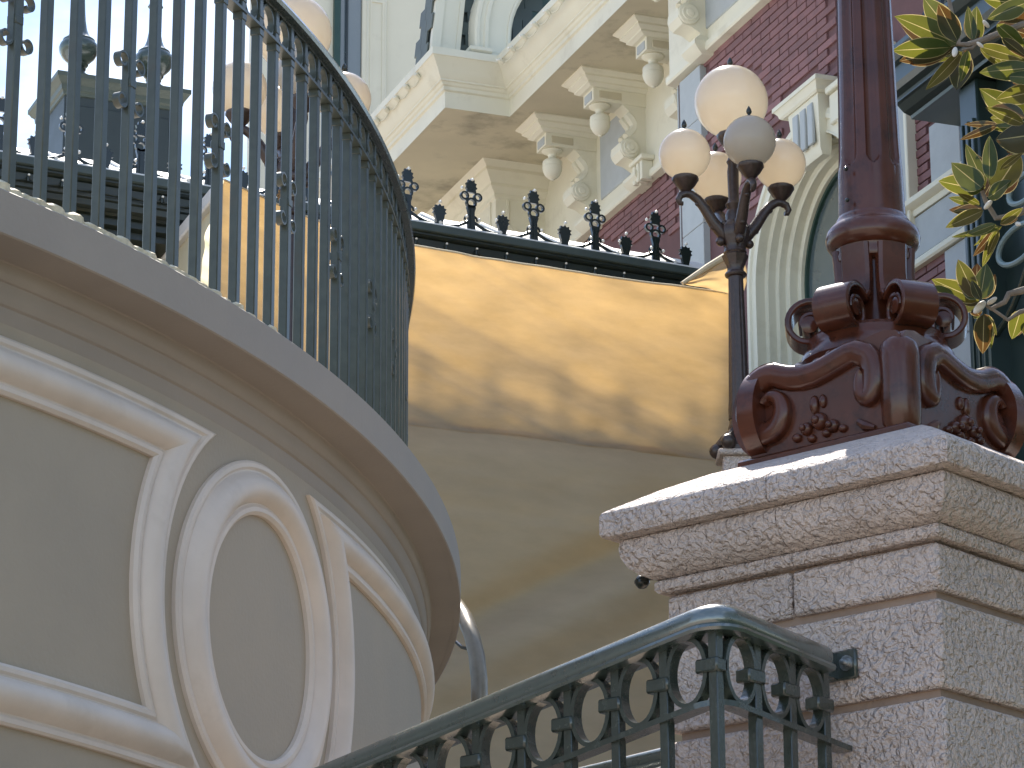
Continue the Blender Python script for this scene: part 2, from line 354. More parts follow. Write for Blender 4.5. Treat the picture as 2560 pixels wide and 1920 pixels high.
TAB = arc_table(RW, -1.4, 1.6)
def wallpt(s, z, off):
    t = t_at(TAB, s); return epos(RW, t, z)+enor(t)*off
MP = [(0, -.004), (.0, .010), (.006, .015), (.016, .015), (.022, .010), (.026, .010), (.036, .026), (.052, .038), (.068, .041), (.084, .036), (.096, .024), (.102, .012), (.106, .012), (.112, .017), (.122, .017), (.130, .010), (.130, -.004)]
def panel(sc0, sc1, name):
    zt, zb_, zc, Ra = 3.87, 3.03, 3.45, .505
    rings = []
    for q, off in MP:
        pts = []
        ra = Ra+q; dt = zt-q-zc; db = zc-(zb_+q)
        a1 = math.asin(min(.999, dt/ra)); a0 = math.asin(min(.999, db/ra))
        xl = sc0+ra*math.cos(a1); xr = sc1-ra*math.cos(a1)
        for i in range(30): pts.append((xl+(xr-xl)*i/30, zt-q))
        for i in range(26):
            a = a1-(a1+a0)*i/26; pts.append((sc1-ra*math.cos(a), zc+ra*math.sin(a)))
        xl2 = sc0+ra*math.cos(a0); xr2 = sc1-ra*math.cos(a0)
        for i in range(30): pts.append((xr2+(xl2-xr2)*i/30, zb_+q))
        for i in range(26):
            a = -a0+(a1+a0)*i/26; pts.append((sc0+ra*math.cos(a), zc+ra*math.sin(a)))
        rings.append([wallpt(s_, z_, off) for s_, z_ in pts])
    b = MB(); b.loft(rings, closed=True, cap=False); return b.build(name, M_TRIM, balcony, ang=30)
def oval(sc):
    rings = []
    for q, off in MP:
        rings.append([wallpt(sc+(.455-q*1.2)*math.cos(2*PI*i/72), 3.44+(.425-q)*math.sin(2*PI*i/72), off) for i in range(72)])
    b = MB(); b.loft(rings, closed=True, cap=False); return b.build('oval_moulding', M_TRIM, balcony, ang=30)
SO = 2.675; PER = 2.2
panel(SO-PER, SO, 'panel_moulding'); panel(SO, SO+3.4, 'panel_moulding')
oval(SO); oval(SO+3.4)
# base band below the panels
sweep_ell([(RW-.01, 2.93), (RW+.018, 2.925), (RW+.03, 2.90), (RW+.03, 2.62), (RW+.012, 2.6), (RW-.01, 2.6)], TS).build('base_band', M_WALL, balcony)
# old cream paint flaking along the slab edge under the railing
bead = MB(); pth = []; rad = []
for i in range(150):
    t = -1.16+.34*i/149; w = noise.noise(V((i*.23, 3.1, 0)))
    pth.append(epos(ER-.022+.010*w, t, ZT+.005)); rad.append(max(.0015, .017+.014*noise.noise(V((i*.31, 0, 5)))-.010*max(0, (t+.98)/.16)))
bead.tube(pth, rad, 6).build('flaking_edge', M_CREAMBEAD, balcony)

# ================================================================ BALCONY RAILING
RTAB = arc_table(RR, -1.9, 1.2)
rail = thing('curved_railing', 'green iron railing with scrolls curving along the taupe balcony', 'railing', tuple(epos(RR, -.9, ZT)))
ROFF = tuple(rail.location)
RH = 1.05
rt = [-1.6+2.6*i/240 for i in range(241)]
def rail_sweep(prof, name, mt=M_GREEN):
    rings = []
    for t in rt:
        p = epos(RR, t); n = enor(t); rings.append([p+n*u+V((0, 0, w)) for u, w in prof])
    b = MB(); b.loft(rings); return b.build(name, mt, rail)
HP = [(-.030, -.030), (-.012, -.034), (-.012, -.040), (.012, -.040), (.012, -.034), (.030, -.030), (.034, -.020), (.030, -.010), (.018, -.002), (0, 0), (-.018, -.002), (-.030, -.010), (-.034, -.020)]
rail_sweep([(u, w+ZT+RH) for u, w in HP], 'handrail', M_RAIL)
rail_sweep([(-.017, ZT+RH-.128), (.017, ZT+RH-.128), (.017, ZT+RH-.120), (-.017, ZT+RH-.120)], 'middle_rail')
rail_sweep([(-.017, ZT+.018), (.017, ZT+.018), (.017, ZT+.030), (-.017, ZT+.030)], 'bottom_rail')
bar_me = MB().box(-.0120, .0120, -.0120, .0120, ZT+.0005, ZT+RH-.036, ch=.0025).mesh('baluster', M_GREEN)
bar_me.transform(Matrix.Translation((0, 0, -ROFF[2])))
def ring_mesh(w, h, wid, th, mt, n=22):
    b = MB(); pth = [(w/2*math.cos(2*PI*i/n), 0, h/2*math.sin(2*PI*i/n)) for i in range(n)]
    rings = []
    for i in range(n):
        a = 2*PI*i/n; c, s_ = math.cos(a), math.sin(a)
        o = V((w/2*c, 0, h/2*s_)); ii = V(((w/2-th)*c, 0, (h/2-th)*s_))
        rings.append([o+V((0, -wid/2, 0)), o+V((0, wid/2, 0)), ii+V((0, wid/2, 0)), ii+V((0, -wid/2, 0))])
    b.loft(rings, loop=True); return b.mesh('ring', mt)
SP = .1075
ring_me = ring_mesh(.080, .084, .016, .006, M_GREEN)
coll_me = MB().box(-.014, .014, -.014, .014, -.011, .011, ch=.002).mesh('collar', M_GREEN)
# C scroll: back against the bar, both ends curling outward
def scroll_mesh(sgn, mt):
    pts = []
    H, W = .072, .040
    def spiral(cx, cz, r0, a0, turns, dirn):
        o = []
        n = 16
        for i in range(n+1):
            f = i/n; a = a0+dirn*turns*2*PI*f; r = r0*(1-.48*f); o.append((cx+r*math.cos(a), cz+r*math.sin(a)))
        return o
    up_ = spiral(.036, H-.022, .0225, PI*.98, .92, -1)
    body = [(.0135+.001*abs(f), f*.046) for f in (.9, .6, .3, 0, -.3, -.6, -.9)]
    dn = spiral(.036, -H+.022, .0215, -PI*.98, .92, 1)
    path = [V((sgn*x, 0, z)) for x, z in up_[::-1]+body+dn]
    b = MB(); b.tube(path, 1.0, flat=(.009, .0026), up=(0, 1, 0)); return b.mesh('scroll', mt, ang=60)
sc_l, sc_r = scroll_mesh(-1, M_GREEN), scroll_mesh(1, M_GREEN)
s0 = arc_table(RR, -1.9, -1.023)[1][-1]
k0 = int((s0-.12)/SP)
for k in range(-k0, 62):
    s_ = s0+k*SP; t = t_at(RTAB, s_)
    if t > .95: break
    p = epos(RR, t); az = math.atan2(etan(t).y, etan(t).x)
    lx = (p.x-ROFF[0], p.y-ROFF[1])
    b_ = inst('baluster', bar_me, rail, (lx[0], lx[1], 0), az)
    inst('collar', coll_me, rail, (lx[0], lx[1], ZT+RH-.088-ROFF[2]), az)
    inst('collar', coll_me, rail, (lx[0], lx[1], ZT+RH-.138-ROFF[2]), az)
    t2 = t_at(RTAB, s_+SP/2); p2 = epos(RR, t2); az2 = math.atan2(etan(t2).y, etan(t2).x)
    inst('ring', ring_me, rail, (p2.x-ROFF[0], p2.y-ROFF[1], ZT+RH-.080-ROFF[2]), az2)
    if k % 4 == 0:
        for me in (sc_l, sc_r): inst('scroll', me, rail, (lx[0], lx[1], 4.655-ROFF[2]), az)
        inst('collar', coll_me, rail, (lx[0], lx[1], 4.655-ROFF[2]), az)

# ================================================================ STONE PIER
UL = V((-math.sin(R(49)), math.cos(R(49)), 0)); UR = V((math.sin(R(41)), math.cos(R(41)), 0))
C0 = atY(2366, 1088, 6.6); C0.z = 3.573
PS = .93
def pcorner(k, ins):            # corners of the square plan, inset
    a, b = [(0, 0), (0, 1), (1, 1), (1, 0)][k]       # a along UL, b along UR
    return V((C0.x, C0.y, 0))+UL*((PS-ins) if a else ins)+UR*((PS-ins) if b else ins)
PC = V((C0.x, C0.y, 0))+(UL+UR)*(PS/2)
PM = Matrix((UL, UR, V((0, 0, 1)))).transposed().to_4x4(); PM.translation = V((C0.x, C0.y, 0))
pier = thing('stone_pier', 'pinkish stucco stone pier with stepped cap carrying the brown lamp post', 'pier', (PC.x, PC.y, 0))
def pier_path(part, ins):
    # part 0: from the joint on the left face round the left end and back; part 1: the rest
    jf = .50
    j = V((C0.x, C0.y, 0))+UL*(PS*jf)+UR*ins
    jb = V((C0.x, C0.y, 0))+UL*(PS*jf)+UR*(PS-ins)
    gap = .0013
    if part == 0: return [j+UL*gap, pcorner(3, ins), pcorner(2, ins), jb+UL*gap]
    return [jb-UL*gap, pcorner(1, ins), pcorner(0, ins), j-UL*gap]
def pier_course(prof, name='cap_stone'):
    for prt in (0, 1):
        b = MB(); rings = [[p+V((0, 0, z)) for p in pier_path(prt, ins)] for ins, z in prof]
        b.loft(rings, closed=True, cap=True); b.build(name, M_STONE, pier, ang=30)
pier_course([(.25, 3.682), (.215, 3.681), (.18, 3.673), (.10, 3.634), (.045, 3.602), (.012, 3.583), (.004, 3.577), (0, 3.568), (0, 3.528), (.004, 3.520), (.012, 3.517), (.07, 3.516)][::-1])
pier_course([(.036, 3.514), (.032, 3.508), (.030, 3.495), (.033, 3.474), (.045, 3.452), (.063, 3.436), (.086, 3.425), (.092, 3.4235), (.12, 3.423)][::-1])
pier_course([(.090, 3.4215), (.086, 3.417), (.086, 3.401), (.092, 3.394), (.12, 3.393)][::-1])
zc_ = 3.391; hts = [.108]+[.196]*16
blkn = 0
core = MB(); core.box(.125, PS-.125, .125, PS-.125, 0, 3.60, PM); core.build('joint_core', M_JOINT, pier)
ins_ = .105
for ci, h in enumerate(hts):
    z1 = zc_; z0 = max(0.0, zc_-h)
    jf = (.52, .30, .62)[ci % 3]
    for (a0, a1) in ((ins_, PS*jf-.0022), (PS*jf+.0022, PS-ins_)):
        if ci == 1: a0, a1 = (ins_, PS-ins_) if a0 == ins_ else (None, None)
        if a0 is None: continue
        MB().box(a0, a1, ins_, PS-ins_, z0+.004, z1-.004, PM, ch=.007).build('stone_block', M_STONE, pier)
    zc_ = z0-.012
    if z0 <= 0: break

# ================================================================ BIG LAMP POST ON THE PIER
lamp = thing('lamp_post', 'glossy brown fluted lamp post with scrolled base on the stone pier', 'lamp post', (PC.x-.014, PC.y, 3.678))
LC = V((PC.x-.014, PC.y, 0)); Z0 = 3.678
LM = Matrix((UL, UR, V((0, 0, 1)))).transposed().to_4x4(); LM.translation = LC
hw = .235
MB().box(-hw, hw, -hw, hw, Z0-.004, Z0+.026, LM, ch=.006).build('plinth', M_BROWN, lamp)
# base block with concave top
bb = MB(); rings = []
for w, z in ((.190, Z0+.024), (.190, Z0+.15), (.186, Z0+.195), (.178, Z0+.215), (.160, Z0+.235), (.13, Z0+.262)):
    rings.append([LM @ V(p) for p in ((-w, -w, z), (w, -w, z), (w, w, z), (-w, w, z))])
bb.loft(rings).build('base_block', M_BROWN, lamp, ang=30)
# rounded corner posts towards front and back
for sx in (-1, 1):
    b = MB(); b.lathe([(.036, Z0+.024), (.043, Z0+.04), (.046, Z0+.10), (.047, Z0+.19), (.042, Z0+.222), (.024, Z0+.242), (.002, Z0+.246)], LM @ V((sx*.183, sx*.183, 0)), 24); b.build('corner_boss', M_BROWN, lamp)
def vol_path(cx, cz, r0, a0, turns, dirn, shrink=.80, n=30):
    o = []
    for i in range(n+1):
        f = i/n; a = a0+dirn*turns*2*PI*f; r = r0*(1-shrink*f); o.append((cx+r*math.cos(a), cz+r*math.sin(a)))
    return o
# on each face: big volute at the outer (left/right) corner, S band, small volute by the front corner
def face_band(fm, flip):
    # local u along the face from the front corner (0) to the outer corner, w up; every face is a cheek cut to the scroll outline
    k = 1.12
    cu, cw, cr_ = .366, .098, .101
    out = [(.0, 0), (.0, .185), (.012, .200), (.045, .206), (.085, .200), (.13, .190), (.18, .178), (.23, .171), (.27, .172), (.305, .182)]
    out += [(cu+cr_*math.cos(a), cw+cr_*math.sin(a)) for a in [R(108)-R(198)*i/22 for i in range(23)]]
    Mx = fm @ Matrix(((1, 0, 0, 0), (0, 0, 1, 0), (0, 1, 0, 0), (0, 0, 0, 1)))
    pl = MB(); pl.prism([(u, w*k) for u, w in out], .045, Mx @ Matrix.Translation((0, 0, -.004))); pl.build('cheek', M_BROWN, lamp)
    N = (fm.to_3x3() @ V((0, -1, 0))).normalized()
    def band(path, wid, name, d=.020):
        P3 = [fm @ V((u, -.004, w*k)) for u, w in path]; n = len(P3); rings = []
        for i, p in enumerate(P3):
            t = (P3[min(i+1, n-1)]-P3[max(i-1, 0)]).normalized(); a = t.cross(N).normalized(); f = i/(n-1)
            h = wid(f)
            rings.append([p+a*x*h+N*y*d for x, y in ((-1, -.3), (-1, .45), (-.86, .78), (-.55, .96), (-.15, 1.03), (.25, .98), (.62, .80), (.85, .62), (1, .2), (1, -.3))])
        b = MB(); b.loft(rings); b.build(name, M_BROWN, lamp, ang=50)
    big = []
    for i in range(34):
        f = i/33; a = R(112)-2*PI*1.18*f; r = (.074-.051*f**.8); big.append((cu-.012*f+r*math.cos(a), cw-.004*f+r*math.sin(a)))
    small = []
    for i in range(22):
        f = i/21; a = R(70)+2*PI*1.0*f; r = .040-.026*f; small.append((.088+r*.62*math.cos(a)+.004, .110+r*1.35*math.sin(a)))
    mid = [(.325, .161), (.295, .152), (.262, .147), (.23, .148), (.20, .154), (.165, .163), (.135, .171), (.115, .172)]
    path = big[::-1]+mid+small[2:]
    band(path, lambda f: .0285*min(1, .30+f*3.0)*min(1, .34+(1-f)*3.0), 'volute_band', .024)
    e = MB(); e.lathe([(.034, 0), (.031, .010), (.022, .017), (.010, .020), (.001, .021)], (0, 0, 0), 22, frame(fm @ V((.352, -.002, .074*k)), fm.to_3x3() @ V((1, 0, 0)), fm.to_3x3() @ V((0, 0, 1))) @ Matrix.Scale(1, 4)); e.build('volute_eye', M_BROWN, lamp)
    # flower and leaves in the middle
    f_ = MB()
    for (u, w, r_, s_) in ((.222, .050, .021, 1), (.258, .040, .016, 1), (.186, .034, .016, 1), (.285, .026, .013, .8), (.160, .024, .012, .8), (.235, .086, .012, 1.9), (.212, .090, .010, 1.6), (.205, .022, .012, .8), (.245, .018, .012, .8)):
        f_.sphere(fm @ V((u, -.005, w*k)), r_, 12, 8, s_)
    for (u, w, r_) in ((.222, .050, .010), (.258, .040, .008), (.186, .034, .008)):
        f_.sphere(fm @ V((u, -.024, w*k)), r_, 10, 6)
    f_.build('leaf_ornament', M_BROWN, lamp)
    gv = MB(); gv.tube([fm @ V((u, -.006, w*k)) for u, w in ((.118, .030), (.10, .018), (.075, .010))], [.008, .012, .006], 8); gv.build('leaf_tip', M_BROWN, lamp)
# left face: face plane at b=-.205 (towards -UR); front corner at a=-.205
F_ = .207
base_o = LC+V((0, 0, Z0+.024))
fmL = Matrix((UL, UR, V((0, 0, 1)))).transposed().to_4x4(); fmL.translation = base_o-UR*F_-UL*F_
fmR = Matrix((UR, UL, V((0, 0, 1)))).transposed().to_4x4(); fmR.translation = base_o-UL*F_-UR*F_
fmL2 = Matrix((-UL, -UR, V((0, 0, 1)))).transposed().to_4x4(); fmL2.translation = base_o+UR*F_+UL*F_
fmR2 = Matrix((-UR, -UL, V((0, 0, 1)))).transposed().to_4x4(); fmR2.translation = base_o+UL*F_+UR*F_
for fm in (fmL, fmR, fmL2, fmR2): face_band(fm, False)
# upper plate and scale ornament
MB().lathe([(.11, Z0+.235), (.172, Z0+.245), (.180, Z0+.256), (.176, Z0+.270), (.166, Z0+.286), (.162, Z0+.292), (.160, Z0+.310), (.150, Z0+.320), (.10, Z0+.325)], LC, 40).build('upper_disc', M_BROWN, lamp)
for fm in (fmL, fmR):
    for i in range(4): MB().sphere(fm @ V((.215+.032*i, .040-.006*i, .215-.012*i)), .019-.002*i, 12, 8).build('scale_ornament', M_BROWN, lamp)
# curled straps: a flat strap runs down the shaft and rolls outward at its foot
zk = 4.028
def strap(az):
    d = V((math.cos(az), math.sin(az), 0)); e = V((-math.sin(az), math.cos(az), 0))
    prof = [(.084, 4.205), (.082, 4.18), (.080, 4.14), (.081, 4.11), (.085, 4.085), (.094, 4.068)]
    sp = []
    cx, cz, r0 = .152, zk, .060
    n = 36
    for i in range(n+1):
        f = i/n; a = PI*.78-2*PI*1.40*f; r = r0*(1-.68*f); sp.append((cx+r*math.cos(a), cz+r*math.sin(a)))
    path = [LC+d*x+V((0, 0, z)) for x, z in prof]; rings = []
    for i, p in enumerate(path):
        t = (path[min(i+1, len(path)-1)]-path[max(i-1, 0)]).normalized(); nn = t.cross(e).normalized(); k = .0365; th = .011
        rings.append([p-e*k-nn*th, p+e*k-nn*th, p+e*k+nn*th*.4, p+e*(k-.007)+nn*th, p-e*(k-.007)+nn*th, p-e*k+nn*th*.4])
    b = MB(); b.loft(rings); b.build('strap', M_BROWN, lamp, ang=40)
    b = MB(); rings = []
    P = [LC+d*x+V((0, 0, z)) for x, z in [(.088, 4.082)]+sp]
    for i, p in enumerate(P):
        t = (P[min(i+1, len(P)-1)]-P[max(i-1, 0)]).normalized(); nn = t.cross(e).normalized()
        f = i/(len(P)-1); k = .040+.007*math.sin(PI*min(1, f*1.6)); th = .008*(1-.3*f)
        rings.append([p-e*(k-.003)-nn*th, p-e*k-nn*th*.5, p-e*k+nn*th*.5, p-e*(k-.003)+nn*th, p+e*(k-.003)+nn*th, p+e*k+nn*th*.5, p+e*k-nn*th*.5, p+e*(k-.003)-nn*th])
    b.loft(rings); b.build('strap_curl', M_BROWN, lamp, ang=40)
    b = MB(); c = LC+d*cx+V((0, 0, cz))
    b.lathe([(.012, -.043), (.019, -.040), (.020, .040), (.012, .043)], (0, 0, 0), 18, frame(c, V((0, 0, 1)), d)); b.build('curl_core', M_BROWN, lamp)
    b = MB(); b.box(-.028, .028, -.02, .02, -.006, .012, frame(LC+d*.135+V((0, 0, Z0+.318)), e, d), ch=.004); b.build('curl_pad', M_BROWN, lamp)
f0 = math.atan2(-LC.y, -LC.x)      # towards the plaza
for i in range(6): strap(f0+R(30)+R(60)*i)
MB().lathe([(.080, Z0+.31), (.072, 4.0), (.066, 4.1), (.064, 4.22)], LC, 24).build('inner_shaft', M_BROWN, lamp)
MB().lathe([(.070, 4.172), (.0885, 4.178), (.091, 4.188), (.089, 4.198), (.091, 4.208), (.100, 4.214), (.107, 4.224), (.1095, 4.240), (.106, 4.256), (.096, 4.268), (.087, 4.275), (.085, 4.282), (.082, 4.287), (.079, 4.292)], LC, 48).build('torus_ring', M_BROWN, lamp)
NF = 8
def flute(a, z):
    if z < 4.408 or z > 7: return 1.0
    q = ((a-f0-.12)*NF/(2*PI)+.5) % 1.0-.5
    e = min(1.0, max(0.0, (z-4.408)/.022)); w = .29*(math.sqrt(max(0, 1-(1-e)**2)) if e < 1 else 1)
    if w > 0 and abs(q) < w: return 1-.16*math.sqrt(max(0, 1-(q/w)**2))
    return 1.0
prof = [(.078, 4.284), (.0765, 4.33), (.0755, 4.37), (.0748, 4.404)]+[(.0747-.00012*i, 4.4085+.0022*i) for i in range(13)]+[(.0720, 4.46), (.0700, 4.55), (.0682, 4.65), (.0664, 4.75), (.0645, 4.85), (.061, 5.1), (.056, 5.6), (.052, 6.1), (.050, 6.4)]
MB().lathe(prof, LC, 192, None, flute).build('fluted_shaft', M_BROWN, lamp, ang=60)
rv = MB()
for px, py in ((2115, 422), (2118, 500), (2152, 840)):
    p = atY(px, py, LC.y-.07); MB().sphere(p, .0055, 8, 5).build('rivet', M_BLACK, lamp)
pass
MB().lathe([(.055, 6.4), (.11, 6.45), (.12, 6.52), (.07, 6.56)], LC, 20).build('globe_cup', M_BROWN, lamp)
MB().sphere(LC+V((0, 0, 6.74)), .22, 24, 14).build('globe', M_GLOBE, lamp)

# ================================================================ RING RAILING IN FRONT OF THE PIER
pl_in = .105
fp = V((C0.x, C0.y, 0))+UR*pl_in
br = atP(2112, 1662, fp, UR)
cor = atP(1790, 1512, br, UL)                 # outer corner of the handrail, top
def onmain(px, py): return atP(px, py, cor, UR)
e1 = onmain(800, 1926)
grad = (e1.z-cor.z)/((e1-cor).dot(UL))
rr_t = thing('ring_railing', 'dark green iron railing with a row of rings bolted to the stone pier', 'railing', (cor.x, cor.y, 0))
Lm = 2.3
wret = (br-cor).dot(UR)
bz = atP(2050, 1622, br, UL); gret = (bz.z-cor.z)/((bz-cor).dot(UR))
def rp_(w, dz=0): return cor+UR*w+V((0, 0, gret*w+dz))
def mp_(l, dz=0): return cor+UL*l+V((0, 0, grad*l+dz))
def rail_path(dz, w1=None):
    pts = [mp_(Lm*i/12, dz) for i in range(12, 0, -1)]
    b0 = mp_(.05, dz); b1 = rp_(.05, dz); c = cor+V((0, 0, dz))
    for i in range(7):
        f = i/6; pts.append(b0*(1-f)**2+c*2*f*(1-f)+b1*f*f)
    w1 = w1 or wret-.02
    pts += [rp_(.05+(w1-.05)*i/4, dz) for i in range(1, 5)]
    return pts
def sweep_path(prof, pts, name, mt, par):
    rings = []; n = len(pts)
    for i, p in enumerate(pts):
        t = (pts[min(i+1, n-1)]-pts[max(i-1, 0)]); t.normalize(); a = t.cross(V((0, 0, 1))).normalized(); u_ = a.cross(t).normalized()
        rings.append([p+a*x+u_*z for x, z in prof])
    b = MB(); b.loft(rings); return b.build(name, mt, par)
_hp = [(.026*math.sin(R(a)), -.026+.026*math.cos(R(a))) for a in range(0, 111, 11)]+[(.023, -.037), (.031, -.038), (.033, -.043), (.031, -.048), (.018, -.050)]
_hp = [(x*1.25, z*1.25+.008) for x, z in _hp]
HP2 = [(-x, z) for x, z in _hp[::-1]]+_hp[1:]
sweep_path(HP2, rail_path(0, wret-.085), 'handrail', M_HAND, rr_t)
RB = -.196
sweep_path([(-.019, -.007), (.019, -.007), (.019, .005), (-.019, .005)], rail_path(RB, wret-.01), 'lower_rail', M_RAIL, rr_t)
ring2 = ring_mesh(.106, .148, .026, .010, M_RAIL, 30)
col2 = MB().box(-.029, .029, -.019, .019, -.0145, .0145, ch=.004).mesh('collar', M_RAIL)
bar2 = MB().box(-.0115, .0115, -.0115, .0115, -1.05, 0, ch=.002).mesh('baluster', M_RAIL)
BAY = .1275
o2 = rr_t.location
def put(me, name, p, az): return inst(name, me, rr_t, (p.x-o2.x, p.y-o2.y, p.z-o2.z), az)
azm = math.atan2(UL.y, UL.x); azr = math.atan2(UR.y, UR.x)
for i in range(17):
    l = .004+BAY*i
    put(bar2, 'baluster', mp_(l, -.043), azm)
    put(ring2, 'ring', mp_(l+BAY/2+.002, -.119), azm)
    put(col2, 'collar', mp_(l+.012, -.122), azm)
for i in range(3):
    w = .122+.118*i
    if w < wret-.03:
        put(bar2, 'baluster', rp_(w, -.043), azr)
        put(col2, 'collar', rp_(w-.012, -.122), azr)
    if w < wret-.02: put(ring2, 'ring', rp_(w-.058, -.119), azr)
# fixing bracket and bolt
bk = MB(); bo = V((br.x, br.y, br.z))
Bm = Matrix((UL, UR, V((0, 0, 1)))).transposed().to_4x4(); Bm.translation = bo
bk.box(-.035, .055, -.010, .002, -.034, .030, Bm, ch=.004); bk.box(.012, .020, -.085, -.004, -.032, .026, Bm, ch=.002)
bk.build('bracket', M_RAIL, rr_t)
bt = MB(); Mb = frame(bo-UR*.010-UL*.012, UL, V((0, 0, 1)))
bt.lathe([(.017, -.003), (.017, .003), (.011, .003), (.011, .010), (.006, .010), (.006, .020), (.001, .021)], (0, 0, 0), 12, frame(bo-UR*.010-UL*.012, V((0, 0, 1)), UL)); bt.build('bolt', M_GALV, rr_t)

# knob at the end of a rail behind the pier
kp = atY(1605, 1455, 7.30)
kn = thing('rail_end_knob', 'small black ball end of a rail poking out behind the stone pier', 'knob', tuple(kp))
k_ = MB(); k_.sphere(kp, .0165, 14, 9); k_.lathe([(.0175, -.003), (.0175, .003)], kp, 14); k_.build('ball', M_BLACK, kn)
MB().tube([kp+V((.005, 0, .008)), kp+V((.09, -.02, .012)), kp+V((.24, -.03, .012))], .006, 8).build('rod', M_BLACK, kn)

# curved pipe rail behind the balcony
hp = thing('pipe_handrail', 'bent tan metal pipe handrail rising behind the taupe balcony edge', 'handrail', tuple(atY(1204, 1760, 11.3)))
pts = [atY(x, y, Y) for x, y, Y in ((1110, 1490, 11.9), (1140, 1512, 11.7), (1162, 1545, 11.5), (1180, 1590, 11.4), (1192, 1640, 11.35), (1198, 1700, 11.3), (1199, 1780, 11.3), (1198, 1900, 11.3), (1196, 2050, 11.3), (1190, 2500, 11.3), (1180, 3360, 11.3))]
M_PIPE = mat('brushed_tan_pipe', (.24, .20, .145), .30, metal=.4, noise_amt=.1, noise_scale=30)
MB().tube(pts, .029, 14).build('pipe', M_PIPE, hp)
MB().tube([atY(1190, 1612, 11.35), atY(1172, 1622, 11.38), atY(1155, 1618, 11.45), atY(1142, 1606, 11.5)], .007, 8).build('bracket', M_BLACK, hp)

# sunlit handrails of the lower flight, seen through the ring railing
for k, (a, b, Y0, Y1, lb) in enumerate((((1180, 1990), (1772, 1848), 9.8, 9.1, 'sunlit green handrail of the lower flight, upper of two behind the rings'), ((1380, 2010), (1772, 1886), 9.4, 8.7, 'sunlit green handrail of the lower flight, lower of two behind the rings'))):
    A, B = atY(a[0], a[1], Y0), atY(b[0], b[1], Y1)
    h_ = thing('lower_handrail', lb, 'handrail', (A.x, A.y, 0), group='handrails of the lower flight')
    n_ = 8
    sweep_path([(x*.9, z*.9) for x, z in HP2], [A+(B-A)*i/n_ for i in range(n_+1)], 'handrail', M_HAND, h_)
    for f in (.05, .5, .93):
        q = A+(B-A)*f; MB().box(q.x-.012, q.x+.012, q.y-.012, q.y+.012, 0, q.z-.03).build('post', M_RAIL, h_)

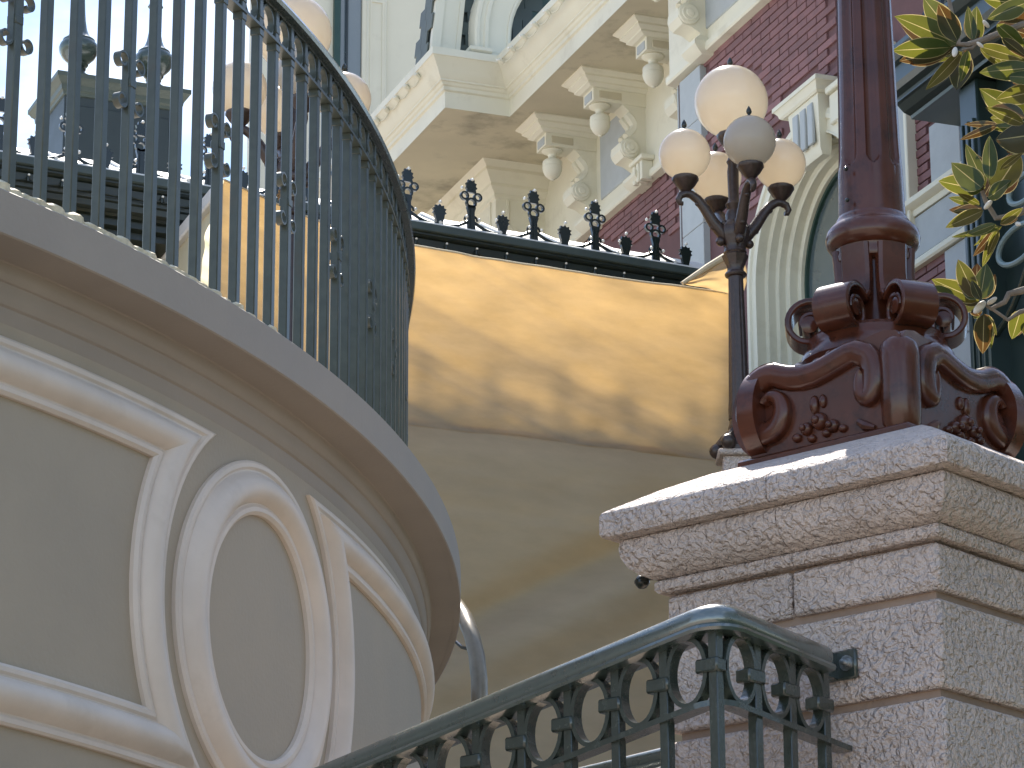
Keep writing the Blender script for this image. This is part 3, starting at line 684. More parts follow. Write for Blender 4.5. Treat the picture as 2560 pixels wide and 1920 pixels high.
# ================================================================ FIVE-GLOBE LAMPS
def lamp_five(base, label):
    L = thing('globe_lamp', label, 'lamp post', tuple(base), group='five-globe lamps on the terrace')
    B = V(base)
    def lz(z): return z
    # scrolled foot
    f = MB(); f.lathe([(.125, 0), (.125, .025), (.11, .03), (.095, .05), (.085, .10), (.060, .13), (.065, .145), (.062, .16), (.056, .18), (.05, .25)], B, 24); f.build('foot', M_DKBROWN, L)
    for i in range(4):
        sc_ = MB()
        a = R(45+90*i)+.25; d = V((math.cos(a), math.sin(a), 0))
        Mx = frame(B+d*.135+V((0, 0, .045)), V((-d.y, d.x, 0)), d)
        sc_.sphere(B+d*.145+V((0, 0, .040)), .042, 12, 8)
        sc_.tube([B+d*.06+V((0, 0, .13)), B+d*.10+V((0, 0, .10)), B+d*.14+V((0, 0, .065))], [.02, .024, .02], 8)
        sc_.build('foot_scroll', M_DKBROWN, L)
    def fl(a, z):
        return 1-.07*(.5+.5*math.cos(a*12)) if .3 < z < 1.03 else 1
    sh = [(.060, .20), (.061, .26), (.058, .32)]+[(.058-.016*(i/10), .33+.7*i/10) for i in range(11)]+[(.042, 1.04)]
    MB().lathe(sh, B, 72, None, fl).build('shaft', M_DKBROWN, L, ang=60)
    MB().lathe([(.042, 1.03), (.058, 1.035), (.062, 1.045), (.058, 1.055), (.046, 1.065), (.044, 1.085), (.058, 1.12), (.072, 1.155), (.060, 1.165), (.066, 1.175), (.060, 1.19), (.062, 1.22), (.078, 1.26), (.086, 1.30), (.075, 1.33), (.05, 1.36)], B, 24, None, lambda a, z: 1+.05*math.cos(a*8) if 1.08 < z < 1.16 or z > 1.2 else 1).build('capital', M_DKBROWN, L)
    MB().lathe([(.045, 1.34), (.05, 1.40), (.036, 1.43), (.050, 1.46), (.036, 1.48), (.030, 1.50), (.033, 1.66), (.028, 1.70), (.036, 1.72), (.022, 1.75), (.030, 1.80), (.040, 1.835), (.055, 1.85)], B, 18).build('stem', M_DKBROWN, L)
    RA = .285
    zs = 1.735; rs = .147
    def cup(c, s_):
        b = MB(); b.lathe([(.012*s_, -.085*s_), (.030*s_, -.07*s_), (.052*s_, -.045*s_), (.068*s_, -.018*s_), (.074*s_, -.01*s_), (.074*s_, .005*s_), (.066*s_, .012*s_), (.02, .012*s_)], c, 22, None, lambda a, z: 1+.025*math.cos(a*12)); return b
    def fin(c):
        b = MB(); b.lathe([(.012, -.006), (.016, .0), (.008, .008), (.008, .016), (.014, .022), (.016, .034), (.012, .048), (.004, .062), (.001, .066)], c, 12); return b
    for a in (-74, 16, 106, 196):
        a = R(a); d = V((math.cos(a), math.sin(a), 0))
        P = [B+d*r+V((0, 0, z)) for r, z in ((.03, 1.25), (.075, 1.285), (.125, 1.345), (.175, 1.425), (.215, 1.475), (.255, 1.500), (.285, 1.502), (.315, 1.488), (.328, 1.462), (.318, 1.440), (.302, 1.440))]
        arm = MB(); arm.tube(P, [.034, .034, .033, .030, .027, .024, .023, .021, .018, .015, .013], 10)
        for q, rr in ((2, .020), (4, .016)): arm.sphere(P[q]+V((0, 0, -.028)), rr, 8, 6)
        arm.sphere(B+d*.085+V((0, 0, 1.235)), .027, 10, 7); arm.sphere(B+d*.06+V((0, 0, 1.345)), .022, 10, 7)
        ao = arm.build('arm', M_DKBROWN, L)
        c = B+d*RA+V((0, 0, zs-rs+.002)); cup(c, 1.0).build('cup', M_DKBROWN, ao)
        MB().sphere(B+d*RA+V((0, 0, zs)), rs, 32, 18).build('globe', M_GLOBE, L)
        fin(B+d*RA+V((0, 0, zs+rs))).build('finial', M_BLACK, L)
    zt, rt_ = 2.085, .210
    cup(B+V((0, 0, zt-rt_+.003)), 1.15).build('cup', M_DKBROWN, L)
    MB().sphere(B+V((0, 0, zt)), rt_, 36, 20).build('globe', M_GLOBE, L, label='larger opal globe on top')
    fin(B+V((0, 0, zt+rt_))).build('finial', M_BLACK, L)
    return L
lb1 = atY(1852, 1172, 17.6)
topz = atY(1838, 255, 17.6).z
lb1.z = topz-2.085
l1 = lamp_five(lb1, 'brown five-globe lamp standing between the stone pier and the brick building')
g2 = atZ(742, 84, topz)
lamp_five((g2.x-.02, g2.y, topz-2.085), 'brown five-globe lamp standing behind the curved balcony railing')
for (p, lb) in ((lb1, 'narrow stucco pedestal under the lamp by the brick building'), (V((g2.x-.02, g2.y, topz-2.085)), 'narrow stucco pedestal under the lamp behind the balcony railing')):
    t_ = thing('lamp_pedestal', lb, 'pedestal', (p.x, p.y, 0))
    MB().box(p.x-.10, p.x+.10, p.y-.10, p.y+.10, 0, p.z-.03, ch=.01).build('shaft', M_STONE, t_)
    MB().box(p.x-.13, p.x+.13, p.y-.13, p.y+.13, p.z-.032, p.z+.001, ch=.01).build('cap', M_STONE, t_)

# ================================================================ PORCH ROOF WITH CRESTING
EV = V((.893, .449, 0)).normalized(); EN = V((EV.y, -EV.x, 0))      # along the eave, and outward
zg = 8.66
e0 = atZ(1010, 548, zg)
def ep(l, out, z): return V((e0.x, e0.y, 0))+EV*l+EN*out+V((0, 0, z))
porch = thing('porch_roof', 'dark green porch roof edge with gutter above the tarpaulin', 'roof', tuple(ep(0, 0, 0)))
l0, l1_ = -6.5, 2.22
def eave_sweep(prof, name, mt, a=l0, b=l1_):
    m_ = MB(); m_.loft([[ep(l, o, z) for o, z in prof] for l in (a, b)], closed=True); return m_.build(name, mt, porch, ang=25)
eave_sweep([(.00, zg), (.00, zg-.045), (-.008, zg-.052), (-.03, zg-.055), (-.10, zg-.055), (-.10, zg)], 'gutter_edge', mat('eave_slate_green', (.055, .075, .072), .42, noise_amt=.1))
eave_sweep([(-.022, zg-.055), (-.022, zg-.066), (-.035, zg-.078), (-.055, zg-.084), (-.058, zg-.13), (-.070, zg-.135), (-.072, zg-.158), (-.088, zg-.166), (-.092, zg-.20), (-.13, zg-.21), (-.14, zg-.225), (-.17, zg-.23), (-.17, zg-.27), (-.22, zg-.28), (-.22, zg-.32), (-.30, zg-.33), (-.5, zg-.33), (-.5, zg-.06)], 'fascia_moulding', M_EAVE)
eave_sweep([(-.5, zg-.32), (-4.6, zg-.32), (-4.6, zg-.30), (-.5, zg-.30)], 'porch_ceiling', M_EAVE)
eave_sweep([(-.01, zg+.002), (-.012, zg+.012), (-.30, zg+.165), (-4.6, zg+.17), (-4.6, zg-.05), (-.01, zg-.05)], 'roof_sheet', M_ROOF)
rb_ = MB()
for i in range(22):
    l = l0+.2+.41*i
    if l > l1_: break
    P = [ep(l, -.03, zg+.03), ep(l, -.30, zg+.178), ep(l, -2.4, zg+.183)]
    MB().tube(P, .012, 6).build('roof_seam', M_ROOF, porch)
# beam and posts under the porch
eave_sweep([(-.62, zg-.32), (-.62, zg-.60), (-.86, zg-.60), (-.86, zg-.32)], 'porch_beam', M_EAVE)
for l in (-5.6, -3.0, -.4, 2.2):
    p = ep(l, -.74, 0); MB().lathe([(.13, 0), (.13, .3), (.09, .34), (.085, zg-.72), (.12, zg-.70), (.13, zg-.60)], p, 20).build('porch_column', M_EAVE, porch)

# iron cresting: tall pierced finials, short buds, wavy stem between
def tall_mesh():
    b = MB()
    b.box(-.032, .032, -.012, .012, 0, .010, ch=.002)
    b.loft([[V((x*w, y*.009, z)) for x, y in ((-1, -1), (1, -1), (1, 1), (-1, 1))] for w, z in ((.022, .008), (.018, .04), (.015, .10), (.022, .125), (.016, .135))])
    b.box(-.006, .006, -.014, .014, .01, .12)
    def rg(cx, cz, r, th):
        n = 14; rings = []
        for i in range(n):
            a = 2*PI*i/n; c, s_ = math.cos(a), math.sin(a); o = V((cx+(r+th)*c, 0, cz+(r+th)*s_)); q = V((cx+r*c, 0, cz+r*s_))
            rings.append([o+V((0, -.009, 0)), o+V((0, .009, 0)), q+V((0, .009, 0)), q+V((0, -.009, 0))])
        b.loft(rings, loop=True)
    rg(0, .146, .0165, .010); rg(-.033, .178, .0125, .009); rg(.033, .178, .0125, .009)
    # spiky crown leaf
    pts = []
    for i in range(19):
        a = PI*1.28-PI*1.56*i/18; r = .044 if i % 2 else .033; pts.append((r*.68*math.cos(a), .222+r*1.0*math.sin(a)))
    b.prism(pts, .016, Matrix(((1, 0, 0, 0), (0, 0, 1, -.008), (0, 1, 0, 0), (0, 0, 0, 1))))
    b.sphere((0, 0, .06), .012, 8, 6)
    return b.mesh('finial', M_BLACK, ang=50)
def bud_mesh():
    b = MB()
    b.loft([[V((x*w, y*.010, z)) for x, y in ((-1, -1), (1, -1), (1, 1), (-1, 1))] for w, z in ((.014, .02), (.022, .05), (.026, .075), (.018, .085))])
    pts = []
    for i in range(15):
        a = PI*1.2-PI*1.4*i/14; r = .036 if i % 2 else .026; pts.append((r*math.cos(a), .082+r*.95*math.sin(a)))
    b.prism(pts, .016, Matrix(((1, 0, 0, 0), (0, 0, 1, -.008), (0, 1, 0, 0), (0, 0, 0, 1))))
    return b.mesh('bud', M_BLACK, ang=50)
def wave_mesh(Lh):
    b = MB(); n = 12
    b.tube([(x*Lh/n, 0, .085-.062*math.sin(PI*.5*min(1, x/n*1.3))) for x in range(n+1)], .0115, 6)
    b.tube([(Lh*(.10+.10*math.cos(a)), 0, .080+.030*math.sin(a)) for a in [R(20*i) for i in range(10)]], .008, 6)
    return b.mesh('wavy_stem', M_BLACK)
tall_me, bud_me = tall_mesh(), bud_mesh(); SPC = .431
for me_ in (tall_me, bud_me): me_.transform(Matrix.Diagonal((1.36, 1.2, 1.34, 1)))
wav = wave_mesh(SPC/2)
bulb_me = MB().sphere((0, 0, 0), .0105, 10, 7).mesh('light_bulb', M_BULB)
azE = math.atan2(EV.y, EV.x)
f0_ = (atZ(1040, 470, zg)-ep(0, 0, zg)).dot(EV)
f0_ = (atZ(1040, 540, zg)-ep(0, 0, zg)).dot(EV)
for i in range(-15, 7):
    l = f0_+SPC*i
    if l > l1_-.05 or l < l0+.1: continue
    p = ep(l, -.045, zg)
    cz = thing('crest_finial', 'black cast iron crest finial with three holes on the green porch gutter', 'finial', tuple(p), rz=azE, group='cresting along the porch roof', local=True)
    inst('finial', tall_me, cz)
    inst('wavy_stem', wav, cz); inst('wavy_stem', wav, cz, rot=PI)
    bd = inst('bud', bud_me, cz, (SPC/2, 0, 0))
    for (bx, bz_) in ((.005, .348), (-.066, .285), (-.034, .100), (.050, .092)): inst('light_bulb', bulb_me, cz, (bx, -.012, bz_))
    inst('light_bulb', bulb_me, bd, (.0, -.014, .166))
    if i % 2: inst('light_bulb', bulb_me, bd, (-.048, -.014, .110))
# string of bulbs along the fascia
sl = thing('string_lights', 'string of small bulbs along the dark green fascia above the tarpaulin', 'string lights', tuple(ep(0, 0, zg-.11)))
wp = []
sk = MB().lathe([(.009, -.02), (.011, 0), (.009, .012), (.001, .013)], n=10).mesh('socket', M_EAVE)
for i in range(-22, 12):
    l = .10+.205*i
    if not (l0 < l < l1_): continue
    p = ep(l, -.045, zg-.115); q = p-V(sl.location)
    inst('socket', sk, sl, tuple(q)); inst('light_bulb', bulb_me, sl, tuple(q+V((.004, 0, .020))), scale=(.8, .8, .8))
    for k in range(4): wp.append(ep(l+.205*k/4, -.045, zg-.122-.018*math.sin(PI*k/4)))
MB().tube(wp, .0035, 5).build('wire', M_EAVE, sl)

# ================================================================ ROOF PEDESTAL WITH TWO URN FINIALS
pa = atY(158, 330, 20.3); pb = atY(443, 330, 20.6)
ax = V((pb.x-pa.x, pb.y-pa.y, 0)); wbox = ax.length; ax.normalize(); ay = V((-ax.y, ax.x, 0))
zt_ = atY(300, 232, 20.4).z; zb2 = zg-.05
ped = thing('roof_pedestal', 'blue-grey roof pedestal with moulded cap under two green urn finials', 'pedestal', (pa.x, pa.y, zb2))
Pm = Matrix((ax, ay, V((0, 0, 1)))).transposed().to_4x4(); Pm.translation = V((pa.x, pa.y, 0))
MB().box(0, wbox, 0, wbox*.8, zb2, zt_-.02, Pm, ch=.004).build('body', M_SIGNPAINT, ped)
MB().box(.06, wbox-.06, -.010, .004, zb2+.08, zt_-.12, Pm, ch=.003).build('front_panel', M_SIGNPAINT, ped)
cp = MB()
cap_rings = []
for o, z in ((-.005, zt_-.055), (.012, zt_-.05), (.015, zt_-.03), (.028, zt_-.02), (.032, zt_+.012), (.050, zt_+.028), (.062, zt_+.05), (.070, zt_+.055), (.070, zt_+.085), (.03, zt_+.092)):
    cap_rings.append([Pm @ V(p) for p in ((-o, -o, z), (wbox+o, -o, z), (wbox+o, wbox*.8+o, z), (-o, wbox*.8+o, z))])
cp.loft(cap_rings); cp.build('cap', mat('cap_grey_green', (.065, .078, .062), .45, noise_amt=.1), ped)
for k, px in enumerate((205, 397)):
    py = 130 if k == 0 else 160
    c = Pm @ V(((px-158)/(443-158)*wbox, wbox*.22, 0)); zc2 = zt_+.085
    u = thing('urn_finial', ('green turned urn finial on the roof pedestal, end nearer the sky' if k == 0 else 'green turned urn finial on the roof pedestal, end nearer the globe lamp'), 'finial', (c.x, c.y, zc2), group='urn finials on the roof pedestal')
    s_ = 1.04
    pr_ = [(0.085, 0), (0.085, 0.07), (0.06, 0.083), (0.045, 0.108), (0.052, 0.123), (0.04, 0.133), (0.06, 0.143), (0.066, 0.153), (0.056, 0.163), (0.078, 0.176), (0.105, 0.203), (0.122, 0.238), (0.126, 0.268), (0.118, 0.293), (0.104, 0.308), (0.104, 0.32), (0.085, 0.333), (0.065, 0.358), (0.05, 0.398), (0.04, 0.458), (0.034, 0.538), (0.03, 0.618), (0.05, 0.638), (0.04, 0.658), (0.02, 0.718), (0.004, 0.758)]
    MB().lathe([(r_*s_, z*s_) for r_, z in pr_], (c.x, c.y, zc2), 32).build('urn', M_URN, u)

# ================================================================ CREAM PARAPET WITH WHITE COPING
zp_ = atY(548, 492, 17.9).z
q1 = atZ(556, 482, zp_); q0 = atZ(380, 695, zp_); dd = V((q0.x-q1.x, q0.y-q1.y, 0)); dd.normalize(); dn = V((dd.y, -dd.x, 0))
par = thing('parapet_wall', 'cream side wall with white coping meeting the edge of the tarpaulin', 'wall', (q1.x, q1.y, 0))
Qm = Matrix((dd, dn, V((0, 0, 1)))).transposed().to_4x4(); Qm.translation = V((q1.x, q1.y, 0))
sgn = -1 if (Qm.to_3x3() @ V((0, 1, 0))).x > 0 else 1
MB().box(-.05, 6, -.05, .05, 0, zp_-.085, Qm).build('wall_body', mat('pale_yellow_wall', (.62, .58, .42), .7, noise_amt=.05), par)
MB().box(-.07, 6, -.09, .09, zp_-.09, zp_, Qm, ch=.01).build('coping', M_ROOF, par)

# ================================================================ TARPAULIN
TOFF = 1.22
zt0 = atP(1010, 606, ep(0, TOFF, 0), EN).z
T1 = atP(1010, 606, ep(0, TOFF, 0), EN); T0 = atZ(556, 450, zt0); T2 = atP(1840, 735, ep(0, TOFF, 0), EN)
d01 = (V((T0.x, T0.y, 0))-V((T1.x, T1.y, 0))); d12 = V((T2.x-T1.x, T2.y-T1.y, 0))
Tc = V((T1.x, T1.y, 0))-d12.normalized()*.30          # bend, hidden behind the railing
PL = [V((T0.x, T0.y, 0)), Tc, V((T2.x, T2.y, 0))]
La, Lb = (PL[1]-PL[0]).length, (PL[2]-PL[1]).length
def tplan(u):
    if u < La: p = PL[0]+(PL[1]-PL[0])*(u/La); t = PL[1]-PL[0]
    else: p = PL[1]+(PL[2]-PL[1])*((u-La)/Lb); t = PL[2]-PL[1]
    t = t.normalized(); n0 = V((PL[1]-PL[0])).normalized(); n1 = V((PL[2]-PL[1])).normalized()
    f = min(1, max(0, (u-La+.25)/.5)); f = f*f*(3-2*f); t = (n0*(1-f)+n1*f).normalized()
    return p, V((t.y, -t.x, 0))
def u_px(px, py):
    # position along the tarpaulin for a point on its right-hand run
    P = atP(px, py, T1, EN); return La+(V((P.x, P.y, 0))-PL[1]).dot((PL[2]-PL[1]).normalized()), P.z
zsA = u_px(1000, 1058); zsB = u_px(1790, 1150)
def zseam(u): return zsA[1]+(zsB[1]-zsA[1])*(u-zsA[0])/(zsB[0]-zsA[0])
def ztop(u):
    f = u/(La+Lb); zz = zt0+(T2.z-zt0)*max(0, (u-La)/Lb)
    return zz-.02*math.sin(PI*f)
fA = u_px(1070, 1600); fB = u_px(1570, 1370)
def fold(u, z):
    o = 0
    s_ = zseam(u); v = s_-z
    n = noise.noise(V((u*1.3+z*.9, z*5.0-u*1.6, 1.7)))*.016+noise.noise(V((u*3+z*2.2, z*13-u*4.5, 4.2)))*.0055
    if z > s_:
        o += n*1.1+.035*math.sin(PI*min(1, (z-s_)/max(.05, ztop(u)-s_)))*(-1)
        w_ = z+.36*u
        o += .020*max(0, noise.noise(V((u*.9+z*2.0, z*2.6-u*1.4, 9))))+.030*noise.noise(V((u*.45, w_*5.5, 3.3)))+.012*noise.noise(V((u*.7, w_*14, 6.1)))  # diagonal creases shaped to stand in for long slanting shadows
    else:
        a = min(1, v/.10); a = min(1, v/.22); o += .12*math.sin(PI*.5*a)+.05*math.sin(PI*min(1, v/1.4))
        o += n*.8*min(1, v/.25)+.010*noise.noise(V((u*.8, z*16, 2)))*max(0, 1-abs(v-.35)/.4)
        # big diagonal fold
        du = (u-fA[0])/(fB[0]-fA[0]); zl = fA[1]+(fB[1]-fA[1])*du; k = (z-zl)/.12
        o += -.11*math.exp(-k*k)*min(1, max(0, 1.6-abs(du-.5)*1.2))+.06*math.exp(-(k+2.2)**2/2)
    return o
tarp = thing('tarpaulin', 'large beige tarpaulin hung below the porch roof, glowing with sun', 'tarpaulin', (PL[1].x, PL[1].y, 4.6))
def sheet(zhi, zlo, name, mt, nu=230, nv=110, u1=None, back=0):
    b = MB(); U = La+Lb if u1 is None else u1
    for j in range(nv+1):
        for i in range(nu+1):
            u = U*i/nu; p, n = tplan(u); hi = zhi(u); lo = zlo(u); z = hi+(lo-hi)*j/nv
            q = p+n*(fold(u, z)+(back(u, z) if callable(back) else back))
            b.v.append((q.x, q.y, z))
    W = nu+1
    for j in range(nv):
        for i in range(nu): b.f.append((j*W+i, j*W+i+1, (j+1)*W+i+1, (j+1)*W+i))
    return b.build(name, mt, tarp, ang=180)
sheet(ztop, lambda u: zseam(u)-.004, 'upper_sheet', M_TARP, nv=90)
sheet(lambda u: ztop(u)-.001, lambda u: zseam(u)+.0, 'diffuser_sheet', M_TARPB, nu=120, nv=40, back=lambda u, z: -.004-.085*min(1, max(0, ztop(u)-z)/.30))  # unseen second layer added to blur the crest shadows on the cloth
sheet(lambda u: zseam(u)+.035, lambda u: 4.4, 'lower_sheet', M_TARPL, nv=150, back=-.006)
# hems
hm = MB(); hm.tube([tplan((La+Lb)*i/120)[0]+tplan((La+Lb)*i/120)[1]*(fold((La+Lb)*i/120, ztop((La+Lb)*i/120)))+V((0, 0, ztop((La+Lb)*i/120))) for i in range(121)], .0065, 6)
M_HEM = mat('pale_hem', (.74, .62, .44), .8, noise_amt=.08)
hm.build('top_hem', M_HEM, tarp)
# corner piece drawn up to the lamp post
fl_ = MB(); A_, B_, C_, D_ = atP(1700, 712, T1, EN), atP(1822, 636, T1, EN), atP(1850, 650, T1, EN), atP(1850, 745, T1, EN)
n_ = 14
grid = []
for j in range(n_+1):
    for i in range(n_+1):
        f, g_ = i/n_, j/n_
        top_ = A_.lerp(B_, min(1, f*1.15)) if f < .87 else B_.lerp(C_, (f-.87)/.13)
        bot_ = A_.lerp(D_, f); p = top_.lerp(bot_, g_)+EN*(.03+.05*math.sin(PI*g_)*f+.02*noise.noise(V((f*4, g_*5, 8))))
        fl_.v.append(tuple(p))
for j in range(n_):
    for i in range(n_): fl_.f.append((j*(n_+1)+i, j*(n_+1)+i+1, (j+1)*(n_+1)+i+1, (j+1)*(n_+1)+i))
fl_.build('corner_flap', M_TARPL, tarp, ang=180)
MB().tube([A_+EN*.03, A_.lerp(B_, .5)+EN*.04+V((0, 0, .004)), B_+EN*.03, C_+EN*.03], [.012, .02, .024, .02], 8).build('flap_hem', M_HEM, tarp)  # sunlit look of the fold is put into the hem's pale colour

# ================================================================ STATION BUILDING  (local x = along the front towards the viewer, y = into the building)
BA = R(21); BX = V((math.sin(BA), -math.cos(BA), 0)); BY = V((math.cos(BA), math.sin(BA), 0))
BO = atY(1950, 180, 22.0); BO.z = 0
bld = thing('station_building', 'cream and red brick station building with bracketed cornice and mansard roof', 'building', tuple(BO), rz=R(-69), local=True)
def sz(px, py, y):
    P = atP(px, py, BO+BY*y, BY)-BO; return P.dot(BX), P.z
def yz(px, py, s):
    P = atP(px, py, BO+BX*s, BX)-BO; return P.dot(BY), P.z
def to_px(s, y, z):
    P = BO+BX*s+BY*y+V((0, 0, z))-CAM; d = P.dot(FW); return 1280+FPX*P.dot(RT)/d, 960-FPX*P.dot(UPV)/d
def bb_(name, s0, s1, y0, y1, z0, z1, mt, par=None, ch=0.0):
    return MB().box(min(s0, s1), max(s0, s1), min(y0, y1), max(y0, y1), min(z0, z1), max(z0, z1), ch=ch).build(name, mt, par or bld)
YB = .64
ZS = 12.38                                   # soffit level
SA = -1.80                                   # left end of the front brick bay
# ---- main bay: wall with arched opening
sc_, Ra_, zsp = .42, .84, 9.36
wa = MB(); n = 36; Zt, Zb = 13.0, 6.4
def colm(s0, s1, z0a, z0b, z1):
    wa.add([(s0, .008, z0a), (s1, .008, z0b), (s1, .008, z1), (s0, .008, z1), (s0, .5, z0a), (s1, .5, z0b), (s1, .5, z1), (s0, .5, z1)], [(0, 1, 2, 3), (5, 4, 7, 6), (4, 5, 1, 0), (3, 2, 6, 7), (4, 0, 3, 7), (1, 5, 6, 2)])
Rh = Ra_+.06
colm(SA, sc_-Rh, Zb, Zb, Zt); colm(sc_+Rh, 7.0, Zb, Zb, Zt)
for i in range(n):
    a0, a1 = PI-PI*i/n, PI-PI*(i+1)/n
    colm(sc_+Rh*math.cos(a0), sc_+Rh*math.cos(a1), zsp+Rh*math.sin(a0), zsp+Rh*math.sin(a1), Zt)
wall_a = wa.build('brick_wall', M_MORTAR, bld)
bw = MB(); bw.box(-12, SA+.02, YB+.008, YB+1.2, 6.4, 13.0); wall_b = bw.build('brick_wall', M_MORTAR, bld)
bb_('bay_return', SA, SA+.02, .0, YB+.1, 6.4, ZS, M_GREY)
CO, BL = .0605, .30
brick_me = MB().box(-BL/2+.005, BL/2-.005, -.010, .02, -CO/2+.0045, CO/2-.0045, ch=.003).mesh('brick', M_BRICK)
nb = 0
def bricks(wall, y, s0, s1, z0, z1, test):
    global nb
    r = 0; z = z0+CO/2
    while z < z1:
        s = s0+(BL/2 if r % 2 else 0)
        while s < s1:
            px, py = to_px(s, y, z)
            if test(s, z, px, py) and nb < 298:
                inst('brick', brick_me, wall, (s, y+random.uniform(-.0015, .0015), z)); nb += 1
            s += BL
        z += CO; r += 1
def hidden_lamp(px, py): return math.hypot(px-1838, py-255) < 84 or math.hypot(px-1877, py-373) < 55
bricks(wall_a, 0, SA+.62, 1.0, 9.0, 11.47, lambda s, z, px, py: -25 < py < 520 and 1765 < px < 2085 and math.hypot(s-sc_, z-zsp) > 1.06 and not hidden_lamp(px, py) and not (-.02 < s < .56 and 10.1 < z < 10.72))
bricks(wall_a, 0, 1.98, 2.30, 9.12, 9.9, lambda s, z, px, py: 2268 < px < 2345 and py > 285)
bricks(wall_a, 0, 1.90, 2.6, 8.2, 8.75, lambda s, z, px, py: 2262 < px < 2390 and py < 745)
bricks(wall_b, YB, -6.0, SA, 10.9, 11.5, lambda s, z, px, py: 1470 < px < 1705 and 430 < py < 590)
# ---- arched window casing, stepped reveal
def arch_loft(prof, name, mt, zbot=7.2):
    rings = []
    path = [('j', zbot+(zsp-zbot)*i/4, -1) for i in range(4)]+[('a', PI-PI*i/40, 0) for i in range(41)]+[('j', zsp-(zsp-zbot)*i/4, 1) for i in range(1, 5)]
    for k, v, sg in path:
        ring = []
        for r, y in prof:
            q = Ra_-r
            if k == 'j': ring.append(V((sc_+sg*q, y, v)))
            else: ring.append(V((sc_+q*math.cos(v), y, zsp+q*math.sin(v))))
        rings.append(ring)
    b = MB(); b.loft(rings, closed=False, cap=False); return b.build(name, mt, bld, ang=20)
win = arch_loft([(-.17, .01), (-.17, -.03), (-.13, -.045), (-.10, -.045), (-.09, -.03), (-.02, -.03), (-.005, -.04), (0.0, -.04), (.0, .03), (.012, .045), (.03, .045), (.03, .10), (.045, .115), (.06, .115), (.06, .165), (.08, .18), (.10, .18), (.10, .24), (.125, .25), (.14, .25), (.14, .30)], 'arched_window', M_CREAM)
arch_loft([(.13, .29), (.13, .275), (.165, .275), (.165, .30)], 'sash', M_WINGREEN).parent = win
gl = MB(); pts = [(sc_+(Ra_-.14)*math.cos(PI*i/30), zsp+(Ra_-.14)*math.sin(PI*i/30)) for i in range(31)]+[(sc_-(Ra_-.14), 7.2), (sc_+(Ra_-.14), 7.2)]
gl.add([(s, .30, z) for s, z in pts], [tuple(range(len(pts)))]); gl.build('pane', M_GLASS, win)
bb_('mullion', sc_-.035, sc_+.035, .27, .30, 7.2, zsp+Ra_-.15, M_CREAM, win)
bb_('transom', sc_-Ra_+.15, sc_+Ra_-.15, .275, .298, zsp-.30, zsp-.24, M_CREAM, win)
# impost moulding at the springing
bb_('impost', sc_-Ra_-.20, sc_-Ra_+.02, -.06, .05, 8.55, 8.63, M_CREAM, ch=.01)
# ---- hood and keystone
h0 = sz(1937, 268, -.16)[0]; h1 = sz(2030, 195, -.16)[0]
hz = sz(1980, 232, -.16)[1]
hood = MB()
hood.loft([[V(p) for p in ((h0-o, -.03-o*.6-.10, z), (h1+o, -.03-o*.6-.10, z), (h1+o, .01, z), (h0-o, .01, z))] for o, z in ((-.02, hz-.10), (.0, hz-.085), (.01, hz-.06), (.035, hz-.035), (.05, hz-.03), (.05, hz), (.03, hz+.012))])
hood.build('hood_moulding', M_CREAM, bld, ang=20)
key = MB(); kc = (h0+h1)/2+.03
key.loft([[V(p) for p in ((kc-w, -d, z), (kc+w, -d, z), (kc+w, .01, z), (kc-w, .01, z))] for w, d, z in ((.17, .05, hz-.52), (.19, .075, hz-.48), (.235, .105, hz-.10))])
ks = key.build('keystone', M_CREAM, bld)
for q in (-1, 0, 1): bb_('flute', kc+q*.115-.04, kc+q*.115+.04, -.115, -.09, hz-.44, hz-.14, M_GREY, ks, ch=.006)
bb_('string_block', kc+.30, 1.75, -.055, .01, hz-.36, hz-.14, M_CREAM, ch=.01)
bb_('string_block', kc+.30, 1.75, -.085, .01, hz-.14, hz-.09, M_CREAM, ch=.008)
# ---- quoin pilaster at the left end of the bay
q0 = sz(1700, 300, -.045)[0]; q1 = sz(1752, 300, -.045)[0]
for i in range(4):
    bb_('quoin_block', q0, q1, -.045, .02, 11.44-.42*(i+1)+.004, 11.44-.42*i, M_GREY, ch=.004)
bb_('pilaster_base', q0-.05, q1+.05, -.09, .02, 9.70, 9.76, M_GREY, ch=.01)
# ---- friezes
def frieze(s0, s1, y, dent):
    bb_('frieze', s0, s1, y-.05, y+.01, 11.50, ZS, M_CREAM)
    m_ = MB(); m_.loft([[V((s, y+yy, z)) for yy, z in ((.0, 11.47), (-.075, 11.475), (-.085, 11.49), (-.085, 11.535), (-.06, 11.55), (-.052, 11.57), (0, 11.57))] for s in (s0, s1)]); m_.build('frieze_moulding', M_CREAM, bld, ang=20)
    for sd in dent:
        for k in range(3): bb_('frieze_block', sd+.075*k, sd+.075*k+.05, y-.15, y-.05, 11.455, 11.62, M_CREAM, ch=.006)
        bb_('frieze_block', sd-.03, sd+.24, y-.17, y-.05, 11.62, 11.66, M_CREAM, ch=.006)
da = sz(1895, 45, -.12)[0]
frieze(SA-.02, 6.5, 0, [da])
db = sz(1590, 490, YB-.12)[0]
frieze(-9.5, SA, YB, [db])
# recessed panels on the friezes
for s0, s1, y in ((da-1.05, da-.18, 0), (da+.42, da+1.3, 0), (db-.9, db-.15, YB)):
    bb_('frieze_panel', s0, s1, y-.062, y-.04, 11.66, ZS-.08, M_GREY, ch=.008)
